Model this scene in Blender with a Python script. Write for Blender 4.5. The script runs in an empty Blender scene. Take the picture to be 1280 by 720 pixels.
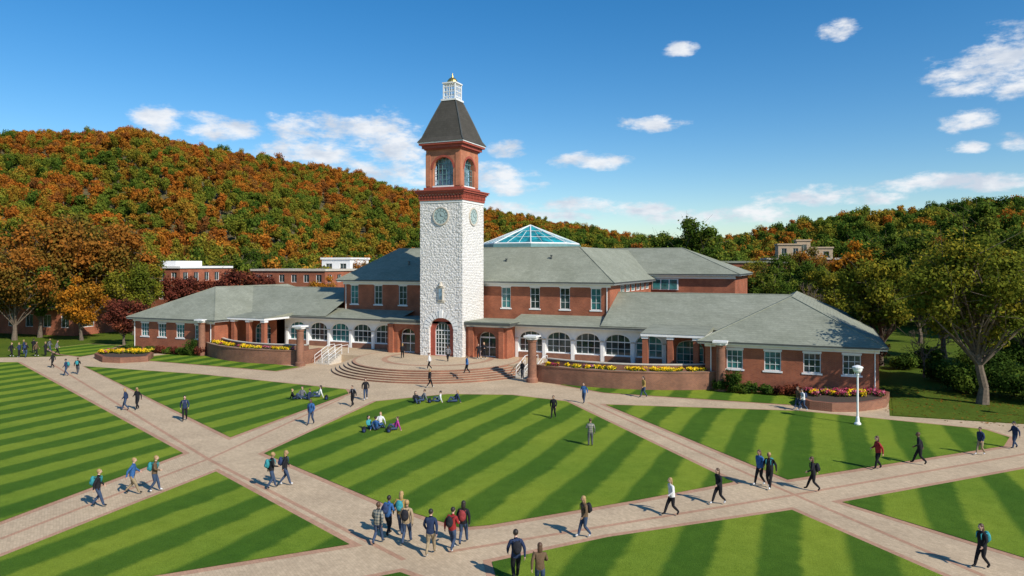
import bpy, math, random
import numpy as np
from mathutils import Vector
random.seed(7); rng=np.random.default_rng(11)
TH=math.radians(23.5); C_=math.cos(TH); S_=math.sin(TH)
CX,CY,CZ=38.5,-69.1,11.0; F=900.0; VH=330.0
scene=bpy.context.scene
def G(u,v,z=0.0):
    """survey: ground coordinates of a point seen from the photographer's position"""
    D=F*(CZ-z)/(v-VH); X=(u-640)/F*D
    return (CX+X*C_-D*S_, CY+X*S_+D*C_)
def P(X,D): return (CX+X*C_-D*S_, CY+X*S_+D*C_)
def PU(u,D): return P((u-640)/F*D,D)
# ------------------------------------------------------------ materials
def newmat(name):
    m=bpy.data.materials.new(name); m.use_nodes=True
    nt=m.node_tree; b=nt.nodes['Principled BSDF']; return m,nt,b
def N(nt,t,**k):
    n=nt.nodes.new(t)
    for a,v in k.items(): setattr(n,a,v)
    return n
def L(nt,a,b): nt.links.new(a,b)
def noise(nt,scale,detail=4,vec=None,rough=.55):
    n=N(nt,'ShaderNodeTexNoise'); n.inputs['Scale'].default_value=scale; n.inputs['Detail'].default_value=detail
    n.inputs['Roughness'].default_value=rough
    if vec is not None: L(nt,vec,n.inputs['Vector'])
    return n
def ramp(nt,fac,stops,interp='LINEAR'):
    r=N(nt,'ShaderNodeValToRGB'); cr=r.color_ramp; cr.interpolation=interp
    while len(cr.elements)<len(stops): cr.elements.new(0.5)
    for e,(p,c) in zip(cr.elements,stops):
        e.position=p; e.color=(c[0],c[1],c[2],1) if len(c)==3 else c
    L(nt,fac,r.inputs['Fac']); return r
def mixc(nt,fac,a,b,mode='MIX'):
    m=N(nt,'ShaderNodeMix',data_type='RGBA',blend_type=mode)
    for i,x in ((0,fac),(6,a),(7,b)):
        if isinstance(x,(int,float)): m.inputs[i].default_value=x
        elif isinstance(x,tuple): m.inputs[i].default_value=(x[0],x[1],x[2],1)
        else: L(nt,x,m.inputs[i])
    return m.outputs[2]
def M(nt,op,a,b=None,c=None,clamp=False):
    m=N(nt,'ShaderNodeMath',operation=op); m.use_clamp=clamp
    for i,x in enumerate((a,b,c)):
        if x is None: continue
        if isinstance(x,(int,float)): m.inputs[i].default_value=x
        else: L(nt,x,m.inputs[i])
    return m.outputs[0]
def pos(nt):
    return N(nt,'ShaderNodeNewGeometry').outputs['Position']
def bump(nt,b,h,strength=.3,dist=.05):
    n=N(nt,'ShaderNodeBump'); n.inputs['Strength'].default_value=strength; n.inputs['Distance'].default_value=dist
    L(nt,h,n.inputs['Height']); L(nt,n.outputs[0],b.inputs['Normal'])
def simple(name,col,rough=.7,var=.25,scale=2.0,metal=0.0):
    m,nt,b=newmat(name); p=pos(nt)
    n=noise(nt,scale,5,p)
    d=tuple(c*(1-var) for c in col); l=tuple(min(1,c*(1+var)) for c in col)
    r=ramp(nt,n.outputs['Fac'],[(.3,d),(.7,l)])
    L(nt,r.outputs[0],b.inputs['Base Color']); b.inputs['Roughness'].default_value=rough; b.inputs['Metallic'].default_value=metal
    return m
def wallvec(nt,p):
    sep=N(nt,'ShaderNodeSeparateXYZ'); L(nt,p,sep.inputs[0])
    comb=N(nt,'ShaderNodeCombineXYZ'); L(nt,M(nt,'ADD',sep.outputs[0],sep.outputs[1]),comb.inputs[0]); L(nt,sep.outputs[2],comb.inputs[1])
    return comb.outputs[0]
def brickmat(name,c1,c2,mortar,bw=.24,bh=.08,ms=.01):
    m,nt,b=newmat(name); p=pos(nt)
    br=N(nt,'ShaderNodeTexBrick'); L(nt,wallvec(nt,p),br.inputs['Vector'])
    br.inputs['Scale'].default_value=1; br.inputs['Brick Width'].default_value=bw; br.inputs['Row Height'].default_value=bh
    br.inputs['Mortar Size'].default_value=ms; br.inputs['Color1'].default_value=(*c1,1); br.inputs['Color2'].default_value=(*c2,1); br.inputs['Mortar'].default_value=(*mortar,1)
    n=noise(nt,.7,5,p); r=ramp(nt,n.outputs['Fac'],[(.3,(.72,.72,.72)),(.7,(1.2,1.17,1.14))])
    L(nt,mixc(nt,1.0,br.outputs['Color'],r.outputs[0],'MULTIPLY'),b.inputs['Base Color'])
    b.inputs['Roughness'].default_value=.85; b.inputs['Specular IOR Level'].default_value=.25
    return m
BRICK=brickmat('brick',(.38,.105,.045),(.28,.072,.034),(.33,.18,.12))
BRICKD=brickmat('brick_planter',(.29,.115,.065),(.21,.08,.05),(.29,.20,.14))
TERRA=brickmat('terracotta_brick',(.56,.20,.10),(.48,.16,.08),(.46,.25,.17))
REDTRIM=simple('red_trim',(.34,.07,.04),.6,.15)
WHITE=simple('white_trim',(.80,.79,.76),.5,.05)
STONE=simple('cast_stone',(.55,.49,.40),.8,.12,3)
DARKT=simple('dark_metal',(.07,.075,.07),.4,.1)
STEELG=simple('green_frame',(.13,.26,.26),.4,.1)
GOLD=simple('gilding',(.75,.5,.13),.3,.1,metal=.9)
SOIL=simple('soil',(.06,.04,.025),.95,.3,8)
# tower stone
m,nt,b=newmat('white_split_stone'); p=pos(nt)
br=N(nt,'ShaderNodeTexBrick'); L(nt,wallvec(nt,p),br.inputs['Vector']); br.inputs['Scale'].default_value=1
br.inputs['Brick Width'].default_value=.38; br.inputs['Row Height'].default_value=.18; br.inputs['Mortar Size'].default_value=.02; br.inputs['Mortar Smooth'].default_value=.5
br.inputs['Color1'].default_value=(.90,.87,.82,1); br.inputs['Color2'].default_value=(.80,.77,.72,1); br.inputs['Mortar'].default_value=(.64,.61,.57,1)
vo=N(nt,'ShaderNodeTexVoronoi'); vo.inputs['Scale'].default_value=4.2; L(nt,p,vo.inputs['Vector'])
n1=noise(nt,6,6,p)
r=ramp(nt,n1.outputs['Fac'],[(.3,(.85,.85,.85)),(.65,(1.04,1.04,1.04))])
L(nt,mixc(nt,1.0,br.outputs['Color'],r.outputs[0],'MULTIPLY'),b.inputs['Base Color'])
h=M(nt,'ADD',M(nt,'MULTIPLY',vo.outputs['Distance'],-1.1),M(nt,'ADD',n1.outputs['Fac'],M(nt,'MULTIPLY',br.outputs['Fac'],-.6)))
bump(nt,b,h,.8,.09); b.inputs['Roughness'].default_value=.85
TSTONE=m
# roofs
def roofmat(name,col,row=.3):
    m,nt,b=newmat(name); p=pos(nt)
    br=N(nt,'ShaderNodeTexBrick'); L(nt,wallvec(nt,p),br.inputs['Vector']); br.inputs['Scale'].default_value=1
    br.inputs['Brick Width'].default_value=.5; br.inputs['Row Height'].default_value=row*.5; br.inputs['Mortar Size'].default_value=.008
    c=col
    br.inputs['Color1'].default_value=(c[0]*1.06,c[1]*1.06,c[2]*1.06,1); br.inputs['Color2'].default_value=(c[0]*.92,c[1]*.92,c[2]*.92,1)
    br.inputs['Mortar'].default_value=(c[0]*.72,c[1]*.72,c[2]*.72,1)
    n=noise(nt,.35,6,p,.65); r=ramp(nt,n.outputs['Fac'],[(.3,(.84,.85,.82)),(.7,(1.12,1.12,1.12))])
    n3=noise(nt,5,4,p,.7); r3=ramp(nt,n3.outputs['Fac'],[(.3,(.86,.86,.86)),(.7,(1.12,1.12,1.12))])
    c2=mixc(nt,1.0,br.outputs['Color'],r.outputs[0],'MULTIPLY')
    L(nt,mixc(nt,1.0,c2,r3.outputs[0],'MULTIPLY'),b.inputs['Base Color']); b.inputs['Roughness'].default_value=.9; b.inputs['Specular IOR Level'].default_value=.15
    return m
ROOF=roofmat('grey_green_shingles',(.265,.275,.215))
SLATE=roofmat('slate',(.075,.068,.058),.5)
# glass
def glassm(name,col,rough=.06):
    m,nt,b=newmat(name); p=pos(nt); n=noise(nt,.9,3,p)
    r=ramp(nt,n.outputs['Fac'],[(.35,tuple(c*.4 for c in col)),(.65,tuple(c*1.7 for c in col))])
    L(nt,r.outputs[0],b.inputs['Base Color']); b.inputs['Roughness'].default_value=rough; b.inputs['IOR'].default_value=1.6
    return m
GLASS=glassm('window_glass',(.03,.05,.05))
TEAL=glassm('teal_glass',(.03,.14,.14),.12)
SKYL=glassm('skylight_glass',(.02,.24,.26),.3)
BELFG=glassm('belfry_glass',(.25,.38,.48),.15)
# grass
def grass(name,stripes):
    m,nt,b=newmat(name); p=pos(nt)
    n=noise(nt,1.2,6,p,.7); nf=noise(nt,22,4,p,.8); nl=noise(nt,.10,4,p,.6)
    la=ramp(nt,n.outputs['Fac'],[(.3,(.150,.225,.020)),(.7,(.20,.285,.032))])
    da=ramp(nt,n.outputs['Fac'],[(.3,(.050,.116,.010)),(.7,(.070,.152,.015))])
    if stripes:
        sep=N(nt,'ShaderNodeSeparateXYZ'); L(nt,p,sep.inputs[0])
        x=M(nt,'ADD',sep.outputs[0],M(nt,'MULTIPLY',M(nt,'SUBTRACT',n.outputs['Fac'],.5),.45))
        x=M(nt,'ADD',x,M(nt,'MULTIPLY',nl.outputs['Fac'],1.2))
        s=M(nt,'SINE',M(nt,'MULTIPLY',x,math.pi/1.6))
        mr=N(nt,'ShaderNodeMapRange',interpolation_type='SMOOTHSTEP'); L(nt,s,mr.inputs[0]); mr.inputs[1].default_value=-.4; mr.inputs[2].default_value=.4
        c=mixc(nt,mr.outputs[0],da.outputs[0],la.outputs[0])
    else:
        c=mixc(nt,.35,da.outputs[0],la.outputs[0])
        c=mixc(nt,1.0,c,(.85,.72,.8),'MULTIPLY')
    r2=ramp(nt,nf.outputs['Fac'],[(.32,(.64,.66,.58)),(.68,(1.32,1.28,1.25))])
    r3=ramp(nt,nl.outputs['Fac'],[(.35,(.82,.88,.8)),(.65,(1.17,1.06,1.0))])
    c=mixc(nt,1.0,c,r2.outputs[0],'MULTIPLY'); c=mixc(nt,1.0,c,r3.outputs[0],'MULTIPLY')
    L(nt,c,b.inputs['Base Color']); b.inputs['Roughness'].default_value=.9; b.inputs['Specular IOR Level'].default_value=.1
    bump(nt,b,nf.outputs['Fac'],.6,.07)
    return m
LAWN=grass('mown_lawn',True); GRASS=grass('rough_grass',False)
def paving(name,c1,c2,mort):
    m,nt,b=newmat(name); p=pos(nt)
    mp=N(nt,'ShaderNodeMapping'); mp.inputs['Rotation'].default_value=(0,0,.6); L(nt,p,mp.inputs['Vector'])
    br=N(nt,'ShaderNodeTexBrick'); L(nt,mp.outputs[0],br.inputs['Vector']); br.inputs['Scale'].default_value=1
    br.inputs['Brick Width'].default_value=.22; br.inputs['Row Height'].default_value=.11; br.inputs['Mortar Size'].default_value=.004
    br.inputs['Color1'].default_value=(*c1,1); br.inputs['Color2'].default_value=(*c2,1); br.inputs['Mortar'].default_value=(*mort,1)
    n=noise(nt,.35,7,p,.7); r=ramp(nt,n.outputs['Fac'],[(.3,(.83,.82,.81)),(.7,(1.11,1.11,1.10))])
    n2=noise(nt,5,4,p,.7); r2=ramp(nt,n2.outputs['Fac'],[(.3,(.87,.87,.87)),(.7,(1.1,1.1,1.1))])
    c=mixc(nt,1.0,br.outputs['Color'],r.outputs[0],'MULTIPLY'); c=mixc(nt,1.0,c,r2.outputs[0],'MULTIPLY')
    L(nt,c,b.inputs['Base Color']); b.inputs['Roughness'].default_value=.9; b.inputs['Specular IOR Level'].default_value=.15
    return m
PAVE=paving('tan_pavers',(.57,.435,.285),(.49,.37,.24),(.38,.29,.19))
PINK=paving('pink_pavers',(.49,.29,.185),(.43,.25,.16),(.32,.2,.14))
# foliage
def leafmat(name,stops,objrand=.0,loc=False,tl=.32):
    m,nt,b=newmat(name); nt.nodes.remove(b)
    out=[n for n in nt.nodes if n.type=='OUTPUT_MATERIAL'][0]
    at=N(nt,'ShaderNodeAttribute',attribute_name='tint')
    oi=N(nt,'ShaderNodeObjectInfo')
    f=at.outputs['Fac']
    if objrand>0:
        rr=oi.outputs['Random']
        if loc:
            nn=noise(nt,.013,4,oi.outputs['Location'],.65)
            sp=N(nt,'ShaderNodeSeparateXYZ'); L(nt,oi.outputs['Location'],sp.inputs[0])
            rr=M(nt,'ADD',M(nt,'MULTIPLY',rr,.62),M(nt,'MULTIPLY',M(nt,'SUBTRACT',nn.outputs['Fac'],.40),1.9))
            hz=M(nt,'SUBTRACT',M(nt,'MULTIPLY',M(nt,'MULTIPLY',sp.outputs[2],1/100,clamp=True),.30),.12)   # lower slopes stay greener
            rx=M(nt,'MULTIPLY',M(nt,'MULTIPLY',M(nt,'SUBTRACT',sp.outputs[0],20),1/80,clamp=True),-.20)
            rr=M(nt,'ADD',rr,M(nt,'ADD',hz,rx))
        f=M(nt,'ADD',M(nt,'MULTIPLY',f,1-objrand),M(nt,'MULTIPLY',rr,objrand))
    r=ramp(nt,f,stops)
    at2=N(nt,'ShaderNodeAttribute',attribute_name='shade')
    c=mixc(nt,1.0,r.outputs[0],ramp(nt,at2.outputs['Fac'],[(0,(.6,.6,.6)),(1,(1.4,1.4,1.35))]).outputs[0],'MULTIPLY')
    d=N(nt,'ShaderNodeBsdfDiffuse'); t=N(nt,'ShaderNodeBsdfTranslucent'); L(nt,c,d.inputs[0]); L(nt,c,t.inputs[0])
    mx=N(nt,'ShaderNodeMixShader'); mx.inputs[0].default_value=tl; L(nt,d.outputs[0],mx.inputs[1]); L(nt,t.outputs[0],mx.inputs[2])
    L(nt,mx.outputs[0],out.inputs['Surface']); return m
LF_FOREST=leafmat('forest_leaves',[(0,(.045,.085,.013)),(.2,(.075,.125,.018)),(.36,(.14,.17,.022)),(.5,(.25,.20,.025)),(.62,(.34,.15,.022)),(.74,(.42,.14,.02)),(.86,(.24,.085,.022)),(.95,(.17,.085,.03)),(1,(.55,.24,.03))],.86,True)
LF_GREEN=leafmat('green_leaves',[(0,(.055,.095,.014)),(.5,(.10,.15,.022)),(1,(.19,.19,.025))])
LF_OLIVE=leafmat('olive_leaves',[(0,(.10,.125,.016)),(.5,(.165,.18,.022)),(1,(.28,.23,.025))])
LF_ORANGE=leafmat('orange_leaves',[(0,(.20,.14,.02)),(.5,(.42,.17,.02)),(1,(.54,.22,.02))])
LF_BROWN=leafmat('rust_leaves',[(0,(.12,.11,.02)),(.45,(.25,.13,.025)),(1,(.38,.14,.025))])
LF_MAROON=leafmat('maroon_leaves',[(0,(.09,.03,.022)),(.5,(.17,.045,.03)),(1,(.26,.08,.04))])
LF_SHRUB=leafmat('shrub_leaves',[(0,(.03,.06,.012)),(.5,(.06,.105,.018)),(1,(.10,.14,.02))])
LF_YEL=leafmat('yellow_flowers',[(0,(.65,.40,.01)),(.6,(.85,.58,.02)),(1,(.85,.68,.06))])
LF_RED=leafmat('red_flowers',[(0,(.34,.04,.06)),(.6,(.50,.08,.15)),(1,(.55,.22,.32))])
BARK=simple('bark',(.14,.105,.075),.95,.35,6)
# ------------------------------------------------------------ mesh helpers
class MB:
    def __init__(s): s.v=[]; s.f=[]; s.m=[]; s.mats=[]
    def mi(s,mat):
        if mat not in s.mats: s.mats.append(mat)
        return s.mats.index(mat)
    def poly(s,pts,mat):
        b=len(s.v); s.v.extend([tuple(p) for p in pts]); s.f.append(list(range(b,b+len(pts)))); s.m.append(s.mi(mat))
    def box(s,x0,x1,y0,y1,z0,z1,mat):
        s.lbox(((0,0),(1,0)),x0,x1,y0,y1,z0,z1,mat)
    def lbox(s,fr,s0,s1,t0,t1,z0,z1,mat):
        (ox,oy),(dx,dy)=fr; b=len(s.v)
        for z in (z0,z1):
            for (a,t) in ((s0,t0),(s1,t0),(s1,t1),(s0,t1)):
                s.v.append((ox+dx*a-dy*t, oy+dy*a+dx*t, z))
        i=s.mi(mat)
        for q in ((3,2,1,0),(4,5,6,7),(0,1,5,4),(1,2,6,5),(2,3,7,6),(3,0,4,7)):
            s.f.append([b+k for k in q]); s.m.append(i)
    def lathe(s,c,prof,mat,n=20,rot=0):
        b=len(s.v); i=s.mi(mat)
        for r,z in prof:
            for k in range(n):
                a=2*math.pi*k/n+rot; s.v.append((c[0]+r*math.cos(a),c[1]+r*math.sin(a),z))
        for j in range(len(prof)-1):
            for k in range(n):
                s.f.append([b+j*n+k,b+j*n+(k+1)%n,b+(j+1)*n+(k+1)%n,b+(j+1)*n+k]); s.m.append(i)
        s.f.append([b+(len(prof)-1)*n+k for k in range(n)]); s.m.append(i)
    def tube(s,a,b_,r,mat,n=6,r2=None):
        a=Vector(a); b_=Vector(b_); d=(b_-a)
        if d.length<1e-6: return
        d.normalize(); up=Vector((0,0,1)) if abs(d.z)<.9 else Vector((1,0,0))
        x=d.cross(up).normalized(); y=d.cross(x); o=len(s.v); i=s.mi(mat)
        r2=r if r2 is None else r2
        for c,rr in ((a,r),(b_,r2)):
            for k in range(n):
                t=2*math.pi*k/n; s.v.append(tuple(c+x*rr*math.cos(t)+y*rr*math.sin(t)))
        for k in range(n): s.f.append([o+k,o+(k+1)%n,o+n+(k+1)%n,o+n+k]); s.m.append(i)
        s.f.append([o+k for k in range(n)][::-1]); s.m.append(i); s.f.append([o+n+k for k in range(n)]); s.m.append(i)
    def obj(s,name,parent=None,smooth=False,loc=(0,0,0)):
        me=bpy.data.meshes.new(name); me.from_pydata(s.v,[],s.f)
        for m in s.mats: me.materials.append(m)
        me.polygons.foreach_set('material_index',s.m)
        if smooth: me.polygons.foreach_set('use_smooth',[True]*len(s.f))
        me.update(); o=bpy.data.objects.new(name,me); scene.collection.objects.link(o); o.location=loc
        if parent: o.parent=parent
        return o
def empty(name,loc=(0,0,0)):
    o=bpy.data.objects.new(name,None); scene.collection.objects.link(o); o.location=loc; return o
def archz(op,s):
    c,w,zs,zp,rise=op
    if rise==0: return zp
    q=max(0,1-(2*(s-c)/w)**2); return zp+rise*math.sqrt(q)
def wall(mb,fr,L0,L1,z0,z1,ops,mat,depth=.25):
    (ox,oy),(dx,dy)=fr
    def W(a,z,t=0): return (ox+dx*a-dy*t, oy+dy*a+dx*t, z)
    cur=L0
    for op in sorted(ops):
        c,w,zs,zp,rise=op; a0=c-w/2; a1=c+w/2
        mb.poly([W(cur,z0),W(a0,z0),W(a0,z1),W(cur,z1)],mat); cur=a1
        if zs>z0+.001:
            mb.poly([W(a0,z0),W(a1,z0),W(a1,zs),W(a0,zs)],mat)
            mb.poly([W(a0,zs),W(a1,zs),W(a1,zs,depth),W(a0,zs,depth)],mat)
        n=12 if rise else 1
        for k in range(n):
            sa=a0+w*k/n; sb=a0+w*(k+1)/n; za=archz(op,sa); zb=archz(op,sb)
            mb.poly([W(sa,za),W(sb,zb),W(sb,z1),W(sa,z1)],mat)
            mb.poly([W(sa,za),W(sa,za,depth),W(sb,zb,depth),W(sb,zb)],mat)
        for a in (a0,a1): mb.poly([W(a,zs),W(a,zp),W(a,zp,depth),W(a,zs,depth)],mat)
    mb.poly([W(cur,z0),W(L1,z0),W(L1,z1),W(cur,z1)],mat)
def window(mb,fr,op,glass,frame,nv=2,nh=2,t=.2,fw=.07,bw=.035):
    (ox,oy),(dx,dy)=fr
    def W(a,z,tt): return (ox+dx*a-dy*tt, oy+dy*a+dx*tt, z)
    c,w,zs,zp,rise=op; a0=c-w/2; a1=c+w/2; n=12 if rise else 1
    pts=[W(a0,zs,t),W(a1,zs,t)]+[W(a1-w*k/n,archz(op,a1-w*k/n),t) for k in range(n+1)]
    mb.poly(pts,glass)
    mb.lbox(fr,a0,a0+fw,t-.06,t-.005,zs,zp,frame); mb.lbox(fr,a1-fw,a1,t-.06,t-.005,zs,zp,frame)
    mb.lbox(fr,a0+fw,a1-fw,t-.06,t-.005,zs,zs+fw,frame)
    if rise==0: mb.lbox(fr,a0+fw,a1-fw,t-.06,t-.005,zp-fw,zp,frame)
    else:
        for k in range(n):
            sa=a0+w*k/n; sb=a0+w*(k+1)/n; za=archz(op,sa); zb=archz(op,sb)
            mb.poly([W(sa,za-fw*1.2,t-.06),W(sb,zb-fw*1.2,t-.06),W(sb,zb,t-.06),W(sa,za,t-.06)],frame)
        mb.lbox(fr,a0+fw,a1-fw,t-.055,t-.008,zp-bw,zp+bw,frame)
    for i in range(1,nv):
        a=a0+w*i/nv; mb.lbox(fr,a-bw/2,a+bw/2,t-.05,t-.01,zs+fw,archz(op,a)-fw*.5,frame)
    for j in range(1,nh):
        z=zs+(zp-zs)*j/nh; mb.lbox(fr,a0+fw,a1-fw,t-.045,t-.012,z-bw/2,z+bw/2,frame)
def hip(mb,x0,x1,y0,y1,z,tx0,tx1,ty0,ty1,tz,mat,cap=None,fascia=True):
    B=[(x0,y0,z),(x1,y0,z),(x1,y1,z),(x0,y1,z)]; T=[(tx0,ty0,tz),(tx1,ty0,tz),(tx1,ty1,tz),(tx0,ty1,tz)]
    for k in range(4):
        k2=(k+1)%4; pts=[B[k],B[k2],T[k2],T[k]]
        if (Vector(T[k])-Vector(T[k2])).length<.01: pts=pts[:3]
        mb.poly(pts,mat)
    if tx1-tx0>.1 and ty1-ty0>.1: mb.poly(T,cap or mat)
    for k in range(4): mb.tube(Vector(B[k])+Vector((0,0,.0)),Vector(T[k])+Vector((0,0,.0)),.07,mat,5)
    if (Vector(T[0])-Vector(T[1])).length>.1: mb.tube(T[0],T[1],.07,mat,5)
    elif (Vector(T[1])-Vector(T[2])).length>.1: mb.tube(T[1],T[2],.07,mat,5)
    if fascia:
        mb.box(x0+.03,x1-.03,y0+.03,y1-.03,z-.22,z-.01,WHITE)
        mb.box(x0-.07,x1+.07,y0-.07,y0+.03,z-.12,z+.02,DARKT) # gutter
        mb.box(x1-.03,x1+.07,y0+.03,y1,z-.12,z+.02,DARKT)
# ------------------------------------------------------------ ground, paving, lawns
mb=MB(); mb.poly([(-5000,-5000,-.01),(5000,-5000,-.01),(5000,5000,-.01),(-5000,5000,-.01)],GRASS); mb.obj('ground')
def sheet(name,pts,z,mat):
    mb=MB(); mb.poly([(x,y,z) for x,y in pts],mat); return mb.obj(name)
quad=[G(-260,447),G(0,447),G(60,446),G(215,440),G(262,444),G(430,447),G(640,449),G(900,462),G(1110,492),G(1112,520),G(1290,531),G(1600,548),G(1900,800),G(1500,1100),G(-100,1100),G(-900,760)]
sheet('plaza_paving',quad,.004,PAVE)
def inset(pts,d):
    n=len(pts); out=[]
    A=sum(pts[i][0]*pts[(i+1)%n][1]-pts[(i+1)%n][0]*pts[i][1] for i in range(n))
    sg=1 if A>0 else -1
    for i in range(n):
        p0=Vector(pts[i-1]);p1=Vector(pts[i]);p2=Vector(pts[(i+1)%n])
        a=(p1-p0).normalized(); b=(p2-p1).normalized()
        n1=Vector((a.y,-a.x))*sg; n2=Vector((b.y,-b.x))*sg
        k=(n1+n2); 
        k=k/max(.35,k.dot(n1)) if k.length>.01 else n1
        out.append(tuple(p1+k*d))
    return out
lawns=[
 [(-260,453),(22,453),(229,567),(-200,728),(-700,890)],
 [(270,590),(437,681),(190,721),(0,751),(-200,785),(-200,776),(0,697)],
 [(105,458),(250,468),(432,487),(436,492),(288,547)],
 [(162,449),(235,440),(265,447),(375,459),(345,464)],
 [(330,567),(470,502),(560,493),(640,494),(708,502),(917,603),(800,625),(612,657),(575,660),(480,630)],
 [(757,506),(1000,514),(1230,537),(1262,547),(1255,558),(985,600)],
 [(1053,628),(1300,583),(1520,546),(1800,700),(1500,765)],
 [(990,638),(1175,719),(1330,790),(1000,900),(640,800),(615,703),(760,672)],
 [(700,481),(880,486),(1005,494),(1000,507),(755,491)],
 [(380,740),(500,716),(560,738),(600,820),(300,900)],
 [(60,436),(110,430),(150,432),(118,443),(100,446),(75,443)],
]
for i,p in enumerate(lawns):
    w=[G(*q) for q in p]
    sheet('lawn_border',inset(w,.32),.008,PINK)
    sheet('lawn',w,.03,LAWN)
w=[G(1112,452),G(1300,440),G(1900,430),G(1900,570),G(1500,546),G(1280,530),G(1116,519)]
sheet('lawn',w,.012,GRASS)
def band(pts,wd,z,name='paver_band'):
    mb=MB(); w=[Vector(G(*q)) for q in pts]
    for a,b in zip(w[:-1],w[1:]):
        d=(b-a).normalized(); n=Vector((-d.y,d.x))*wd/2
        mb.poly([(*(a-n),z),(*(b-n),z),(*(b+n),z),(*(a+n),z)],PINK)
    mb.obj(name)
band([(0,674),(265,572),(430,497)],.22,.007)
band([(65,455),(262,575),(505,700)],.22,.0065)
band([(560,690),(985,620),(1290,566)],.22,.007)
band([(735,503),(985,615),(1230,720)],.22,.0065)
# ------------------------------------------------------------ library building
lib=empty('library_building')
def front(y): return ((0,y),(1,0))
def sidef(x): return ((x,0),(0,1))    # faces +x
walls=MB(); win=MB(); roof=MB(); trim=MB()
# main two storey block
fr=front(6.0); ops=[(s*x,1.15,6.0,8.35,0) for s in (-1,1) for x in (5.1,8.65,12.2,15.75)]
wall(walls,fr,-17.3,17.3,0,8.8,ops,BRICK)
for o in ops:
    window(win,fr,o,TEAL if (int(abs(o[0]))%2) else GLASS,WHITE,2,3,.12)
    trim.lbox(fr,o[0]-.7,o[0]+.7,-.06,.05,o[2]-.14,o[2]-.003,WHITE)
    trim.lbox(fr,o[0]-.65,o[0]+.65,-.03,.05,o[3]+.003,o[3]+.2,WHITE)
fr=sidef(17.3); ops=[(y,2.2,7.75,8.6,0) for y in (11.5,14,16.5,19,21.5,24)]
wall(walls,fr,6.0,46,0,8.8,ops,BRICK)
for o in ops: window(win,fr,o,TEAL,WHITE,3,1)
walls.poly([(-17.3,46,0),(-17.3,6,0),(-17.3,6,8.8),(-17.3,46,8.8)],BRICK)
walls.poly([(17.3,46,0),(-17.3,46,0),(-17.3,46,8.8),(17.3,46,8.8)],BRICK)
hip(roof,-18,18,5.3,46.7,9.0,-12.3,12.3,11,41,13.0,ROOF,ROOF)
trim.box(-17.4,17.4,5.9,6.0-.003,8.45,8.78,WHITE)
trim.box(17.303,17.4,6.0,46,8.62,8.78,WHITE)
# rear cross block
wall(walls,front(26),17.31,28,0,9.5,[],BRICK); wall(walls,front(26),-28,-17.31,0,9.5,[],BRICK)
wall(walls,sidef(28),26,42,0,9.5,[],BRICK)
walls.poly([(-28,42,0),(-28,26,0),(-28,26,9.5),(-28,42,9.5)],BRICK); walls.poly([(28,42,0),(-28,42,0),(-28,42,9.5),(28,42,9.5)],BRICK)
hip(roof,-28.7,28.7,25.3,42.7,9.7,-20,20,34,34,13.25,ROOF)
trim.box(17.4,28.1,25.9,25.997,9.1,9.47,WHITE)
trim.box(17.45,20.9,25.85,25.99,7.6,9.05,WHITE)
for x in (17.6,18.7,19.8): trim.box(x,x+.95,25.8,25.84,7.7,8.95,TEAL)
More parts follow.
